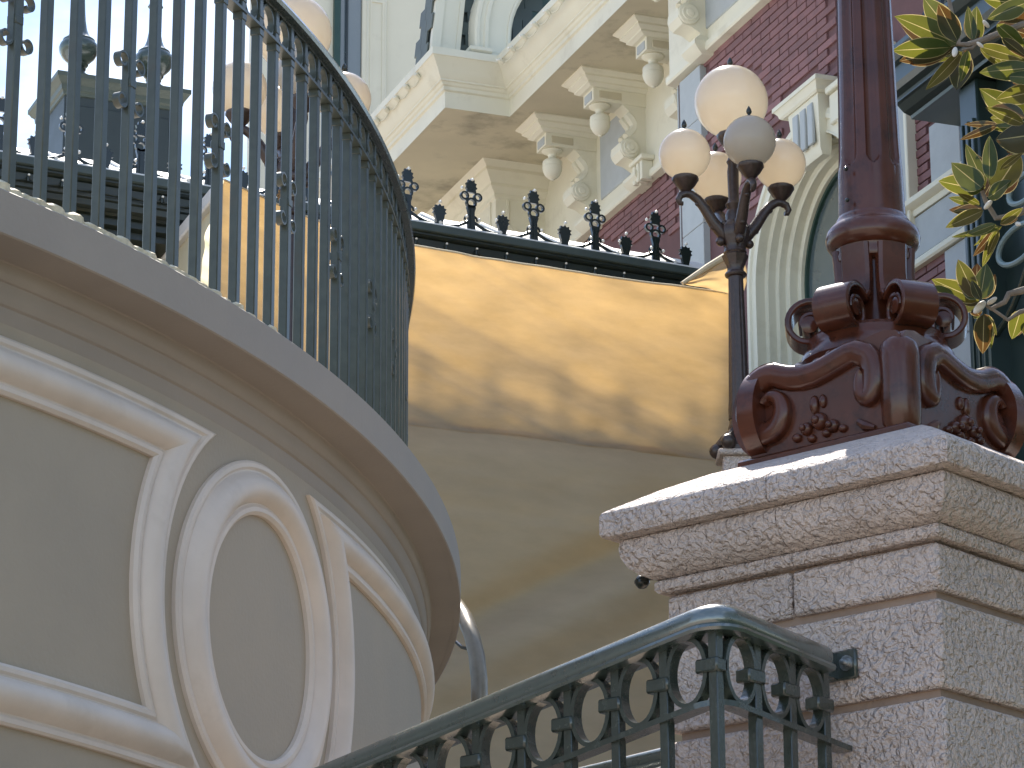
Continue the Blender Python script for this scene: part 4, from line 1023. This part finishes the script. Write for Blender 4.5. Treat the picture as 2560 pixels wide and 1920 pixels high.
# ---- soffit and cornice
YO, YP = -.186, -.775; SR = sz(1275, 290, YO)[0]
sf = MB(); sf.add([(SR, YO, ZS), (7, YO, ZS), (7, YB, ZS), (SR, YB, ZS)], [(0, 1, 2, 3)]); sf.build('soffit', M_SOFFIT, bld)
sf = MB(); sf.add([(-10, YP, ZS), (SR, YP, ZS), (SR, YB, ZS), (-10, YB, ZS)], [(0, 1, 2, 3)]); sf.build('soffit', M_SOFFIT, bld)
CP = [(0, -.004), (0, .145), (-.02, .155), (-.02, .185), (-.035, .195), (-.045, .215), (-.06, .222), (-.06, .235), (-.075, .25), (-.10, .30), (-.135, .36), (-.165, .395), (-.175, .40), (-.175, .465), (-.15, .475), (.3, .49)]
# path outer edge: (s, y) with outward offset o
b = MB(); rings = []
for o, z in CP: rings.append([V((7, YO+o, ZS+z)), V((SR+(-o if False else o*-1), YO+o, ZS+z)), V((SR-o, YP+o, ZS+z)), V((-10, YP+o, ZS+z))])
b.loft(rings, closed=False, cap=False); b.build('cornice', M_CREAM, bld, ang=20)
b = MB(); b.add([(7, YO-.15, ZS+.476), (7, 2, ZS+.476), (-10, 2, ZS+.476), (-10, YP-.15, ZS+.476), (SR+.15, YP-.15, ZS+.476), (SR+.15, YO-.15, ZS+.476)], [(0, 1, 2, 3, 4, 5)]); b.build('cornice_top', M_ROOF, bld)
# string of bulbs clipped to the cornice
sk2 = MB().lathe([(.018, -.03), (.022, 0), (.020, .022), (.012, .028), (.001, .029)], n=10).mesh('light_socket', M_CREAM)
wp = []
for i in range(30):
    s_ = SR+.3+.27*i; p = V((s_, YO-.185, ZS+.36)); 
    if i < 14:
        inst('light_socket', sk2, bld, tuple(p+V((0, -.01, 0))), rot=(R(60), 0, R(15)))
        inst('light_bulb', bulb_me, bld, tuple(p+V((0, -.045, .005))))
    for k in range(4): wp.append(p+V((.27*k/4, .02, -.03*math.sin(PI*k/4))))
MB().tube(wp, .006, 5).build('light_wire', M_CREAM, bld)
wp = []
for i in range(14):
    s_ = SR-.25-.27*i; p = V((s_, YP-.165, ZS+.36)); inst('light_socket', sk2, bld, tuple(p), rot=(R(60), 0, R(15)))
    for k in range(4): wp.append(p+V((-.27*k/4, .03, -.03*math.sin(PI*k/4))))
MB().tube(wp, .005, 5).build('light_wire', M_CREAM, bld)
# ---- console brackets with acorn pendants
def bracket(sb, yw, k):
    yp = yw-.40; h_ = bld
    ab = MB(); ab.loft([[V(p) for p in ((sb-w, yp-d, z), (sb+w, yp-d, z), (sb+w, yw-.04, z), (sb-w, yw-.04, z))] for w, d, z in ((.225, .27, ZS+.002), (.225, .27, ZS-.012), (.20, .245, ZS-.035), (.19, .225, ZS-.045), (.19, .225, ZS-.062), (.165, .20, ZS-.082), (.155, .185, ZS-.090), (.155, .185, ZS-.105), (.125, .15, ZS-.125), (.11, .12, ZS-.128), (.11, .12, ZS-.24))])
    br_ = ab.build('console_bracket', M_CREAM, bld, ang=20)
    bb_('front_panel', sb-.075, sb+.075, yp-.128, yp-.11, ZS-.222, ZS-.15, M_GREY, br_, ch=.005)
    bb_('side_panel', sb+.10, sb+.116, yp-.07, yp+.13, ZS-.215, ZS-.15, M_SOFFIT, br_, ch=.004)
    MB().lathe([(.03, .0), (.085, -.002), (.092, -.012), (.085, -.022), (.060, -.030), (.040, -.045), (.034, -.070), (.045, -.085), (.068, -.092), (.082, -.105), (.086, -.130), (.082, -.150), (.086, -.155), (.086, -.165), (.080, -.195), (.064, -.230), (.040, -.255), (.018, -.266), (.016, -.275), (.002, -.28)][::-1], (sb, yp-.02, ZS-.238), 24).build('acorn_pendant', M_CREAM, br_)
    # console body: leaf-backed S curve down to a grooved volute, then a foot block
    prof = []
    yv, zv = yw-.20, ZS-.62
    body = [(yp+.14, ZS-.235), (yw-.02, ZS-.235), (yw-.02, ZS-.86), (yw-.10, ZS-.86), (yw-.11, ZS-.76), (yv+.02, zv-.10), (yv-.05, zv-.085), (yv-.085, zv-.03), (yv-.085, zv+.04), (yv-.03, zv+.085), (yv+.01, zv+.12), (yw-.14, ZS-.44), (yw-.13, ZS-.38), (yw-.16, ZS-.32), (yw-.22, ZS-.275)]
    c_ = MB(); Mx = Matrix(((0, 0, 1, sb-.095), (1, 0, 0, 0), (0, 1, 0, 0), (0, 0, 0, 1))); c_.prism(body, .19, Mx); c_.build('console_body', M_CREAM, br_, ang=30)
    lf = MB()
    path = [V((sb, yv+.0+.075*math.sin(PI*i/5), zv+.10+.045*i)) for i in range(6)]
    for (dx, w) in ((-.05, .045), (.05, .045)):
        lf.tube([p+V((dx, 0, 0)) for p in path], [.05, .050, .046, .046, .05, .04], 8)
    lf.build('acanthus_leaf', M_CREAM, br_)
    vo = MB()
    for q in range(5):
        xx = sb-.10+.05*q; vo.lathe([(.06, -.022), (.082, -.014), (.088, 0), (.082, .014), (.06, .022)], (xx, yv, zv), 22, Matrix(((0, 0, 1, 0), (1, 0, 0, 0), (0, 1, 0, 0), (0, 0, 0, 1))))
    vb = vo.build('volute', M_CREAM, br_)
    MB().lathe([(.065, .0), (.06, .012), (.035, .012), (.03, .02), (.004, .024)], (sb+.118, yv, zv), 20, Matrix(((0, 0, 1, 0), (1, 0, 0, 0), (0, 1, 0, 0), (0, 0, 0, 1)))).build('volute_eye', M_CREAM, vb)
    ft = MB(); ft.loft([[V(p) for p in ((sb-w, yw-d, z), (sb+w, yw-d, z), (sb+w, yw, z), (sb-w, yw, z))] for w, d, z in ((.10, .10, ZS-.93), (.12, .14, ZS-.90), (.13, .17, ZS-.86), (.13, .17, ZS-.83), (.10, .12, ZS-.78))])
    ft.build('foot_block', M_CREAM, br_, ang=20)
for px, py in ((1633, 188), (1500, 307), (1381, 425)):
    bracket(sz(px, py, YB-.42)[0], YB, 0)
bracket(sz(1640, -30, -.42)[0], 0, 1)
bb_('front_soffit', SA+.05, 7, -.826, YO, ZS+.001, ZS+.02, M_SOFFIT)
# ---- pavilion pier under the far soffit
sp = -6.05; yp_ = yz(1239, 420, sp)[0]
bb_('pavilion_wall', -10, sp, yp_, YB+.5, 6.4, ZS-.22, M_CREAM)
pm = MB(); rings = []
for o, z in ((0, ZS-.30), (.02, ZS-.285), (.02, ZS-.25), (.05, ZS-.22), (.07, ZS-.20), (.07, ZS-.17), (.085, ZS-.15), (.12, ZS-.10), (.14, ZS-.08), (.14, ZS-.05), (.17, ZS-.02), (.19, ZS)):
    rings.append([V((-10, yp_-o, z)), V((sp+o, yp_-o, z)), V((sp+o, YB, z))])
pm.loft(rings, closed=False, cap=False); pm.build('pavilion_moulding', M_CREAM, bld, ang=20)
# octagonal recessed panels: raised frame
def oct_frame(M, w, h, c, name):
    b = MB(); rings = []
    for q, off in ((0, 0), (0, .014), (.022, .014), (.03, .004), (.03, 0)):
        W, H, C = w/2-q, h/2-q, c
        pts = [(-W+C, H), (W-C, H), (W-C*.9, H-C*.55), (W, H-C), (W, -H+C), (W-C*.9, -H+C*.55), (W-C, -H), (-W+C, -H), (-W+C*.9, -H+C*.55), (-W, -H+C), (-W, H-C), (-W+C*.9, H-C*.55)]
        rings.append([M @ V((x, y, off)) for x, y in pts])
    b.loft(rings, closed=True, cap=False); b.build(name, M_CREAM, bld)
pc = yz(1305, 490, sp); oct_frame(Matrix(((0, 0, 1, sp), (1, 0, 0, pc[0]), (0, 1, 0, pc[1]-.10), (0, 0, 0, 1))), .30, .62, .09, 'raised_panel')
oct_frame(Matrix(((-1, 0, 0, sp-.42), (0, 0, -1, yp_), (0, 1, 0, pc[1]-.10), (0, 0, 0, 1))), .62, .62, .09, 'raised_panel')
# ---- mansard of the pavilion
zr = ZS+.476; sm = SR-.02
def lean(s, z): return s-.13*(z-zr)
a0 = yz(1078, 140, sm)[0]; a1 = yz(1146, 140, sm)[0]
def slab_quad(name, pts, th, mt, par=None, axis=0):
    b = MB(); d = V((th, 0, 0)) if axis == 0 else V((0, th, 0)); n = len(pts)
    b.add([V(p) for p in pts]+[V(p)-d for p in pts], [tuple(range(n)), tuple(range(n, 2*n))[::-1]]+[(i, (i+1) % n, n+(i+1) % n, n+i) for i in range(n)]); return b.build(name, mt, par or bld)
HT = 2.6
mans = slab_quad('mansard_side', [(lean(sm-.05, zr), a0, zr), (lean(sm-.05, zr), 2.2, zr), (lean(sm-.05, zr+HT), 2.2, zr+HT), (lean(sm-.05, zr+HT), a0+.35, zr+HT)], .05, M_DKSLATE)
slab_quad('hip_board', [(lean(sm, zr), a0, zr), (lean(sm, zr), a1, zr), (lean(sm, zr+HT), a1+.36, zr+HT), (lean(sm, zr+HT), a0+.36, zr+HT)], .05, M_CREAM)
slab_quad('hip_bead', [(lean(sm+.02, zr), a0-.01, zr), (lean(sm+.02, zr), a0+.07, zr), (lean(sm+.02, zr+HT), a0+.43, zr+HT), (lean(sm+.02, zr+HT), a0+.35, zr+HT)], .06, M_CREAM)
slab_quad('hip_bead', [(lean(sm+.012, zr), a1-.035, zr), (lean(sm+.012, zr), a1+.005, zr), (lean(sm+.012, zr+HT), a1+.365, zr+HT), (lean(sm+.012, zr+HT), a1+.325, zr+HT)], .05, M_CREAM)
def slates(par, org, du, dz_, nrm, rows, cols, w, h, mt):
    me = MB().box(-w/2+.003, w/2-.003, -.008, .006, -h*.52, h*.52).mesh('slate', mt)
    for r in range(rows):
        for c in range(cols):
            p = org+du*((c+.5*(r % 2))*w)+dz_*(r*h)
            q = inst('slate', me, par, tuple(p)); q.rotation_euler = nrm
mz = V((-.13, .135, 1)).normalized()
slates(mans, V((sm-.03, a1+.06, zr+.08)), V((0, 1, 0)), mz, (R(-3), 0, R(90)), 8, 4, .17, .115, M_DKSLATE)
b = MB(); b.add([(sm-.06, a0+.005, zr), (sm-.06, a0+.36, zr+HT), (sm-.16, a0+.36, zr+HT), (sm-.40, a0+.005, zr)], [(0, 1, 2, 3)]); mf = b.build('mansard_front', M_SLATE, bld)
slates(mf, V((sm-.13, a0-.01, zr+.06)), V((-1, 0, 0)), V((.07, .135, 1)).normalized(), (R(-6), 0, 0), 8, 2, .15, .14, M_SLATE)
# ---- arched dormer casing facing along the front
sd_ = sm+.10; yj = yz(1212, 90, sd_)[0]; zd0 = yz(1212, 128, sd_)[1]
dp = []
for i in range(5): dp.append((yj, zd0+.16*i/5, (-1, 0)))
rad_ = 1.0
for i in range(13):
    a = PI-PI*.5*i/12; dp.append((yj+rad_+rad_*math.cos(a), zd0+.16+rad_*math.sin(a), (math.cos(a), math.sin(a))))
b = MB(); rings = []
for y, z, (dy, dz) in dp:
    rings.append([V((sd_+so, y+dy*o, z+dz*o)) for o, so in ((.10, -.30), (.10, .02), (.085, .035), (.06, .035), (.05, .02), (.02, .02), (.01, .035), (-.02, .035), (-.03, .0), (-.20, .0), (-.205, .012), (-.225, .012), (-.23, -.03), (-.25, -.03), (-.25, -.30))])
b.loft(rings); dorm = b.build('dormer_casing', M_CREAM, bld, ang=25)
b = MB(); b.loft([[V((sd_+.06+o, yj-.14-o, zd0-.02+z)), V((sd_+.06+o, yj+.04, zd0-.02+z)), V((sd_-.3, yj+.04, zd0-.02+z)), V((sd_-.3, yj-.14-o, zd0-.02+z))] for o, z in ((-.05, -.10), (-.03, -.06), (-.02, -.055), (-.01, -.03), (.02, -.01), (.02, .02), (0, .03))]); b.build('dormer_plinth', M_CREAM, dorm, ang=20)
bb_('dormer_base', sd_-.3, sd_-.002, yj-.06, yj+.25, zr-.05, zd0-.0, M_CREAM, dorm)
bb_('dormer_window', sd_-.24, sd_-.20, yj+.25, yj+1.4, zr, zd0+1.4, M_WINGREEN, dorm)
# ---- far tower wall with pilaster and window
sw = -11.5
ya = yz(655, 150, sw)[0]; yb2 = yz(1110, 150, sw)[0]
zlo = 9.5
tw = bb_('tower_wall', sw-.5, sw, ya, yb2, zlo, 18.5, M_CREAM)
p0, p1 = yz(912, 150, sw)[0], yz(962, 150, sw)[0]
pil = bb_('tower_pilaster', sw-.1, sw+.06, p0, p1, zlo, 18.5, M_CREAM, None, .012)
zz0 = yz(936, 300, sw)[1]; zz1 = yz(936, 8, sw)[1]
for (u0, u1) in ((p0+.035, p0+.055), (p1-.055, p1-.035)): bb_('panel_bead', sw+.055, sw+.072, u0, u1, zz0-1.5, zz1, M_CREAM, pil)
bb_('panel_bead', sw+.055, sw+.072, p0+.055, p1-.055, zz1-.02, zz1, M_CREAM, pil)
w0, w1 = yz(836, 150, sw)[0], yz(902, 150, sw)[0]; wz = yz(870, 175, sw)[1]
wn = bb_('tower_window', sw-.01, sw+.05, w0-.02, w0+.05, wz-1.5, 18, M_WINGREEN)
bb_('window_post', sw-.01, sw+.05, w0+.115, w0+.135, wz-1.5, 18, M_BLACK, wn); bb_('pane', sw+.004, sw+.012, w0+.05, w1, wz-1.5, 18, M_GLASS, wn)
bb_('casing', sw-.01, sw+.045, w1, w1+.045, wz-1.5, 18, M_CREAM, wn)
# ---- right-hand part: pilaster, brick strip, quoins, string course
bb_('pilaster', sz(2215, 400, -.06)[0], sz(2268, 400, -.06)[0], -.06, .02, 8.9, 9.95, M_GREY, ch=.004)
bb_('pilaster_edge', sz(2268, 400, -.06)[0]-.01, sz(2268, 400, -.06)[0]+.03, -.075, .02, 8.9, 9.95, M_CREAM, ch=.006)
qa, qb = sz(2326, 420, -.03)[0], sz(2402, 420, -.03)[0]
zq = sz(2360, 395, -.03)[1]; z91 = 9.10
bb_('quoin_block', qa, qb, -.03, .02, z91+.004, 9.62, M_GREY, ch=.004)
bb_('quoin_block', qa+.10, qb, -.03, .02, 9.625, 9.95, M_GREY, ch=.004)
m_ = MB(); m_.loft([[V((s, yy, z)) for yy, z in ((.01, z91-.02), (-.05, z91-.02), (-.055, z91-.005), (-.055, z91+.02), (-.085, z91+.035), (-.10, z91+.05), (-.10, z91+.085), (.01, z91+.10))] for s in (1.55, 4.5)]); m_.build('string_course', M_CREAM, bld, ang=20)
bb_('band_course', 1.55, 4.5, -.04, .02, 8.80, z91-.025, M_GREY, ch=.004)
m_ = MB(); m_.loft([[V((s, yy, z)) for yy, z in ((.01, 8.735), (-.05, 8.735), (-.06, 8.75), (-.06, 8.775), (-.045, 8.795), (.01, 8.795))] for s in (1.55, 4.5)]); m_.build('string_course', M_CREAM, bld, ang=20)
ra, rb2 = sz(2362, 660, -.03)[0], sz(2428, 660, -.03)[0]
bb_('quoin_block', ra, rb2, -.03, .02, 8.12, 8.73, M_GREY, ch=.004); bb_('quoin_block', ra, rb2, -.03, .02, 7.4, 8.115, M_GREY, ch=.004)
# ---- dark green box bay
s2, z2 = sz(2278, 298, -.55)
by = MB(); by.loft([[V((s, yy, z2+z)) for yy, z in ((-.55, 0), (-.555, .02), (-.60, .035), (-.64, .075), (-.66, .08), (-.66, .11), (-.70, .125), (-.72, .16), (-.72, .26), (-.75, .275), (-.79, .32), (-.79, .35), (-.70, .38), (-.3, .5), (.02, .5), (.02, 0))] for s in (s2, 7)], closed=True); by.build('green_bay_cornice', mat('bay_green_paint', (.018, .034, .030), .35, noise_amt=.1, coat=.3), bld, ang=20)
b = MB()
for i in range(16):
    b.sphere((s2+.35+.19*i, -.70, z2+.42), .04, 8, 6, 1.6); b.tube([(s2+.35+.19*i+.19*k/6, -.70, z2+.40+.05*math.sin(PI*k/6)) for k in range(7)], .012, 5)
b.build('bay_cresting', M_BLACK, bld, kind='stuff')
bb_('bay_roof', s2+.2, 7, -.62, 0, z2+.5, z2+.515, M_EAVE); bb_('bay_back', s2+.5, 7, -.50, -.02, z2+.52, z2+1.3, M_GREY)
M_BAY = MATS['bay_green_paint']
g0, g1 = sz(2432, 600, -.45)[0], sz(2478, 600, -.45)[0]
pr2 = MB(); pr2.box(g0, g1, -.50, -.30, 6.4, z2, ch=.012)
gp = pr2.build('green_post', M_BAY, bld)
for q in (.2, .5, .8): bb_('post_rib', g0+(g1-g0)*q-.018, g0+(g1-g0)*q+.018, -.52, -.49, 6.6, z2-.25, M_BAY, gp, ch=.006)
bb_('bay_panel', g1, 6, -.36, -.34, 6.4, z2, M_BAY)
# pierced spandrel rings by the post
for (px, py, r_) in ((2545, 610, .105), (2560, 470, .08)):
    s_, z_ = sz(px, py, -.45); b = MB(); b.tube([(s_+r_*2.2*math.cos(2*PI*i/28), -.45, z_+r_*math.sin(2*PI*i/28)) for i in range(28)], .018, 8, loop=True); b.build('spandrel_ring', mat('blue_lit_green', (.22, .30, .31), .4), bld)  # bluish light on the rings is put into their pale colour
b = MB(); s_, z_ = sz(2530, 740, -.45); b.tube([(s_-.3+.1*i, -.45, z_-.18+.012*i*i) for i in range(9)], .02, 8); b.build('spandrel_rib', M_BAY, bld)
# upper terrace the station stands on
tr_ = MB(); tr_.box(-9, 14, 20.3, 40, 0, 6.4); tr_.build('terrace', M_SLAB, kind='structure')

# ================================================================ MAGNOLIA
TRK = V((3.55, 10.6, 0))
tree = thing('magnolia_tree', 'magnolia branches with glossy leaves glowing in the sun beside the lamp post', 'tree', tuple(TRK))
M_RIM = leaf_mat('magnolia_leaf_margin', (.30, .26, .10), (.36, .28, .14), (.70, .55, .25))
def leaf_mesh(name, w, curl, fold_, mt, n=9):
    b = MB()
    for i in range(n+1):
        f = i/n; hw_ = w*math.sin(PI*min(1, f**.80))**.78*(1 if f < .999 else 0)+.0015
        z = curl*(f*f)*1.0
        for j, k in enumerate((-1, -.93, -.45, -.035, .035, .45, .93, 1)):
            b.v.append((f, k*hw_, z+fold_*abs(k)*hw_+.010*math.sin(f*9+k*2)*abs(k)))
    for i in range(n):
        for j in range(7): b.f.append((i*8+j, i*8+j+1, (i+1)*8+j+1, (i+1)*8+j))
    me = bpy.data.meshes.new(name); me.from_pydata(b.v, [], b.f); me.update(); me.materials.append(mt); me.materials.append(M_RIM)
    for q, p in enumerate(me.polygons):
        if q % 7 in (0, 3, 6): p.material_index = 1
    me.shade_smooth(); return me
LMESH = {}
def leaf(base, tip, wratio, side, mt, tilt, parent=None, curl=None):
    base, tip = V(base), V(tip); ax_ = tip-base; ln = ax_.length; ax_.normalize()
    view = (CAM-base).normalized()
    nrm = view if side == 'top' else -view
    q = Matrix.Rotation(tilt, 3, ax_)
    y = nrm.cross(ax_).normalized(); y = q @ y; z = ax_.cross(y).normalized()
    key_ = (round(wratio, 2), mt.name, round(curl if curl is not None else .06, 2))
    if key_ not in LMESH: LMESH[key_] = leaf_mesh('leaf', key_[0], key_[2], .25, mt)
    o = bpy.data.objects.new('leaf', LMESH[key_]); col.objects.link(o); o.parent = parent or tree
    M = Matrix((ax_, y, z)).transposed().to_4x4(); M.translation = base-TRK
    o.matrix_local = M @ Matrix.Scale(ln, 4); return o
G_, Bn = M_LEAF, M_LEAFB
# (base px, tip px, width/length, side seen, material)
LV = [((2395, 110), (2242, 37), .15, 'u', G_), ((2392, 116), (2245, 66), .20, 'u', Bn), ((2378, 118), (2231, 128), .16, 'u', G_), ((2378, 122), (2250, 157), .17, 'u', Bn),
      ((2392, 100), (2305, -8), .20, 'u', G_), ((2394, 102), (2346, 10), .22, 'u', Bn), ((2440, 105), (2443, 14), .20, 'u', G_), ((2432, 100), (2420, 22), .12, 'u', G_),
      ((2405, 128), (2322, 222), .09, 't', G_), ((2410, 128), (2390, 218), .20, 'u', Bn), ((2420, 125), (2402, 205), .14, 'u', G_),
      ((2560, 12), (2462, -4), .22, 'u', G_), ((2570, 5), (2468, 44), .20, 'u', G_), ((2575, 10), (2508, 58), .26, 'u', Bn), ((2492, 60), (2566, 128), .17, 'u', G_), ((2505, 95), (2575, 150), .14, 'u', Bn),
      ((2450, 116), (2560, 150), .13, 't', G_), ((2590, 170), (2453, 176), .16, 'u', G_), ((2590, 195), (2510, 188), .18, 'u', G_), ((2572, 300), (2450, 226), .20, 'u', G_), ((2590, 228), (2494, 248), .18, 't', G_),
      ((2560, 310), (2468, 268), .13, 't', G_), ((2560, 296), (2485, 266), .22, 'u', Bn), ((2590, 320), (2470, 318), .10, 'u', G_), ((2590, 335), (2492, 352), .34, 'u', Bn), ((2495, 312), (2402, 348), .08, 'u', Bn),
      ((2455, 475), (2345, 454), .22, 'u', G_), ((2455, 470), (2382, 412), .22, 'u', G_), ((2462, 465), (2413, 358), .12, 'u', G_), ((2458, 478), (2408, 440), .25, 'u', Bn), ((2474, 450), (2472, 336), .13, 'u', G_), ((2485, 480), (2548, 388), .22, 't', G_), ((2500, 425), (2560, 380), .10, 't', G_),
      ((2460, 490), (2500, 420), .16, 'u', Bn), ((2470, 495), (2535, 450), .15, 'u', G_), ((2450, 512), (2368, 495), .12, 'u', G_), ((2455, 520), (2380, 530), .15, 'u', Bn), ((2458, 526), (2365, 568), .13, 't', G_),
      ((2490, 560), (2412, 590), .12, 'u', G_), ((2505, 565), (2375, 598), .06, 'u', G_), ((2492, 572), (2456, 668), .10, 't', G_), ((2496, 572), (2468, 640), .12, 't', G_), ((2500, 560), (2555, 520), .14, 't', G_),
      ((2448, 752), (2328, 698), .15, 't', G_), ((2440, 745), (2393, 648), .18, 't', G_), ((2440, 750), (2403, 680), .20, 'u', G_), ((2450, 748), (2466, 664), .22, 'u', G_), ((2455, 745), (2482, 690), .12, 't', G_), ((2450, 758), (2384, 732), .20, 'u', Bn), ((2452, 750), (2430, 700), .22, 'u', Bn), ((2385, 738), (2312, 722), .18, 'u', G_),
      ((2460, 785), (2457, 888), .18, 'u', Bn), ((2470, 790), (2478, 872), .12, 'u', G_), ((2552, 775), (2530, 850), .22, 'u', G_), ((2560, 780), (2570, 850), .18, 't', G_), ((2450, 790), (2430, 770), .2, 'u', Bn)]
rl = random.Random(3)
DB = 9.3
LX = []
for (bp_, tp, wr, sd, mt_) in LV:
    LX.append((bp_, tp, wr*1.2, sd, mt_))
    a_ = math.atan2(tp[1]-bp_[1], tp[0]-bp_[0])+rl.choice((-1, 1))*rl.uniform(.22, .5); l_ = math.hypot(tp[0]-bp_[0], tp[1]-bp_[1])*rl.uniform(.6, .88)
    LX.append((bp_, (bp_[0]+l_*math.cos(a_), bp_[1]+l_*math.sin(a_)), wr*1.15, rl.choice(('t', 'u', 't')), rl.choice((G_, Bn, Bn))))
for qi, (bp_, tp, wr, sd, mt_) in enumerate(LX):
    Yb = DB+rl.uniform(-.10, .10)+(.16 if qi % 2 else 0); Yt = Yb+rl.uniform(-.07, .09)
    leaf(atY(*bp_, Yb), atY(*tp, Yt), wr, 'top' if sd == 't' else 'under', mt_, rl.uniform(-.45, .45), curl=rl.choice((-.08, -.03, .04, .08)))
def branch(pts, r0, r1, name='branch'):
    P = [atY(*p) if len(p) == 3 else V(p[:3]) for p in pts]; n = len(P)
    return MB().tube(P, [r0+(r1-r0)*i/(n-1) for i in range(n)], 8).build(name, M_BARK, tree)
branch([(2368, -20, DB), (2380, 35, DB), (2392, 75, DB), (2396, 110, DB), (2420, 112, DB), (2470, 95, DB), (2560, 60, DB), (2700, 40, DB+.2)], .006, .012)
branch([(2440, 108, DB), (2430, 120, DB), (2405, 125, DB)], .006, .004)
branch([(2455, 478, DB), (2465, 505, DB), (2490, 545, DB), (2530, 540, DB), (2620, 500, DB), (2760, 420, DB+.3)], .006, .014)
branch([(2452, 755, DB), (2478, 772, DB), (2512, 755, DB), (2522, 735, DB), (2550, 728, DB), (2650, 700, DB), (2800, 620, DB+.3)], .005, .014)
branch([(2480, 772, DB), (2520, 800, DB), (2550, 780, DB), (2640, 760, DB)], .005, .008)
# white buds
bd_ = MB().sphere((0, 0, 0), 1, 10, 7).mesh('bud', mat('pale_bud', (.75, .70, .62), .6, noise_amt=.1))
for px, py, r_ in ((2387, 130, .009), (2465, 60, .007), (2450, 112, .006), (2449, 768, .012), (2480, 752, .008), (2545, 560, .007), (2470, 512, .008)):
    p = atY(px, py, DB-.03); inst('bud', bd_, tree, tuple(p-TRK), rot=(rl.uniform(-1, 1), rl.uniform(-1, 1), 0), scale=(r_, r_, r_*2.2))
# trunk and limbs outside the frame
tk = MB(); tk.tube([TRK, TRK+V((.05, .03, 1.5)), TRK+V((-.04, 0, 3.2)), TRK+V((.03, .05, 5)), TRK+V((0, 0, 7.5))], [.17, .15, .12, .09, .03], 12); tk.build('trunk', M_BARK, tree)
for i in range(14):
    z = 2.6+.38*i; a = i*2.4; Ln = 1.5-.08*i
    if math.cos(a) < -.2: Ln *= .55
    MB().tube([TRK+V((0, 0, z)), TRK+V((math.cos(a)*Ln*.5, math.sin(a)*Ln*.5, z+.15)), TRK+V((math.cos(a)*Ln, math.sin(a)*Ln, z+.45))], [.035, .022, .008], 7).build('limb', M_BARK, tree)
# one mass of leaves, added out of view to shade the pier's right face
cr = MB(); nn_ = 0
while nn_ < 15000:
    p = V((rl.uniform(-1, 1), rl.uniform(-1, 1), rl.uniform(-1, 1)))
    if p.length > 1: continue
    c = TRK+V((2.3+p.x*3.4, -5.0+p.y*6.0, 4.6+p.z*3.8))
    if noise.noise(c*.9) < -.12: continue
    d = c-CAM; dp_ = d.dot(FW); px = 1280+FPX*d.dot(RT)/max(.5, dp_)
    if px < 2900 and dp_ > .3: continue
    if c.x < 2.5: continue
    a = V((rl.uniform(-1, 1), rl.uniform(-1, 1), rl.uniform(-.6, .6))).normalized()*rl.uniform(.15, .24); b_ = a.cross(V((rl.uniform(-1, 1), rl.uniform(-1, 1), rl.uniform(-1, 1)))).normalized()*.045
    o_ = len(cr.v); cr.v += [tuple(c-a*.5), tuple(c+b_), tuple(c+a*.5), tuple(c-b_)]; cr.f.append((o_, o_+1, o_+2, o_+3)); nn_ += 1
me_ = bpy.data.meshes.new('shade_crown'); me_.from_pydata(cr.v, [], cr.f); me_.transform(Matrix.Translation(-TRK)); me_.materials.append(M_LEAF)
inst('shade_crown', me_, tree, kind='stuff')

for o in bpy.data.objects:
    if 'localframe' in o: del o['localframe']
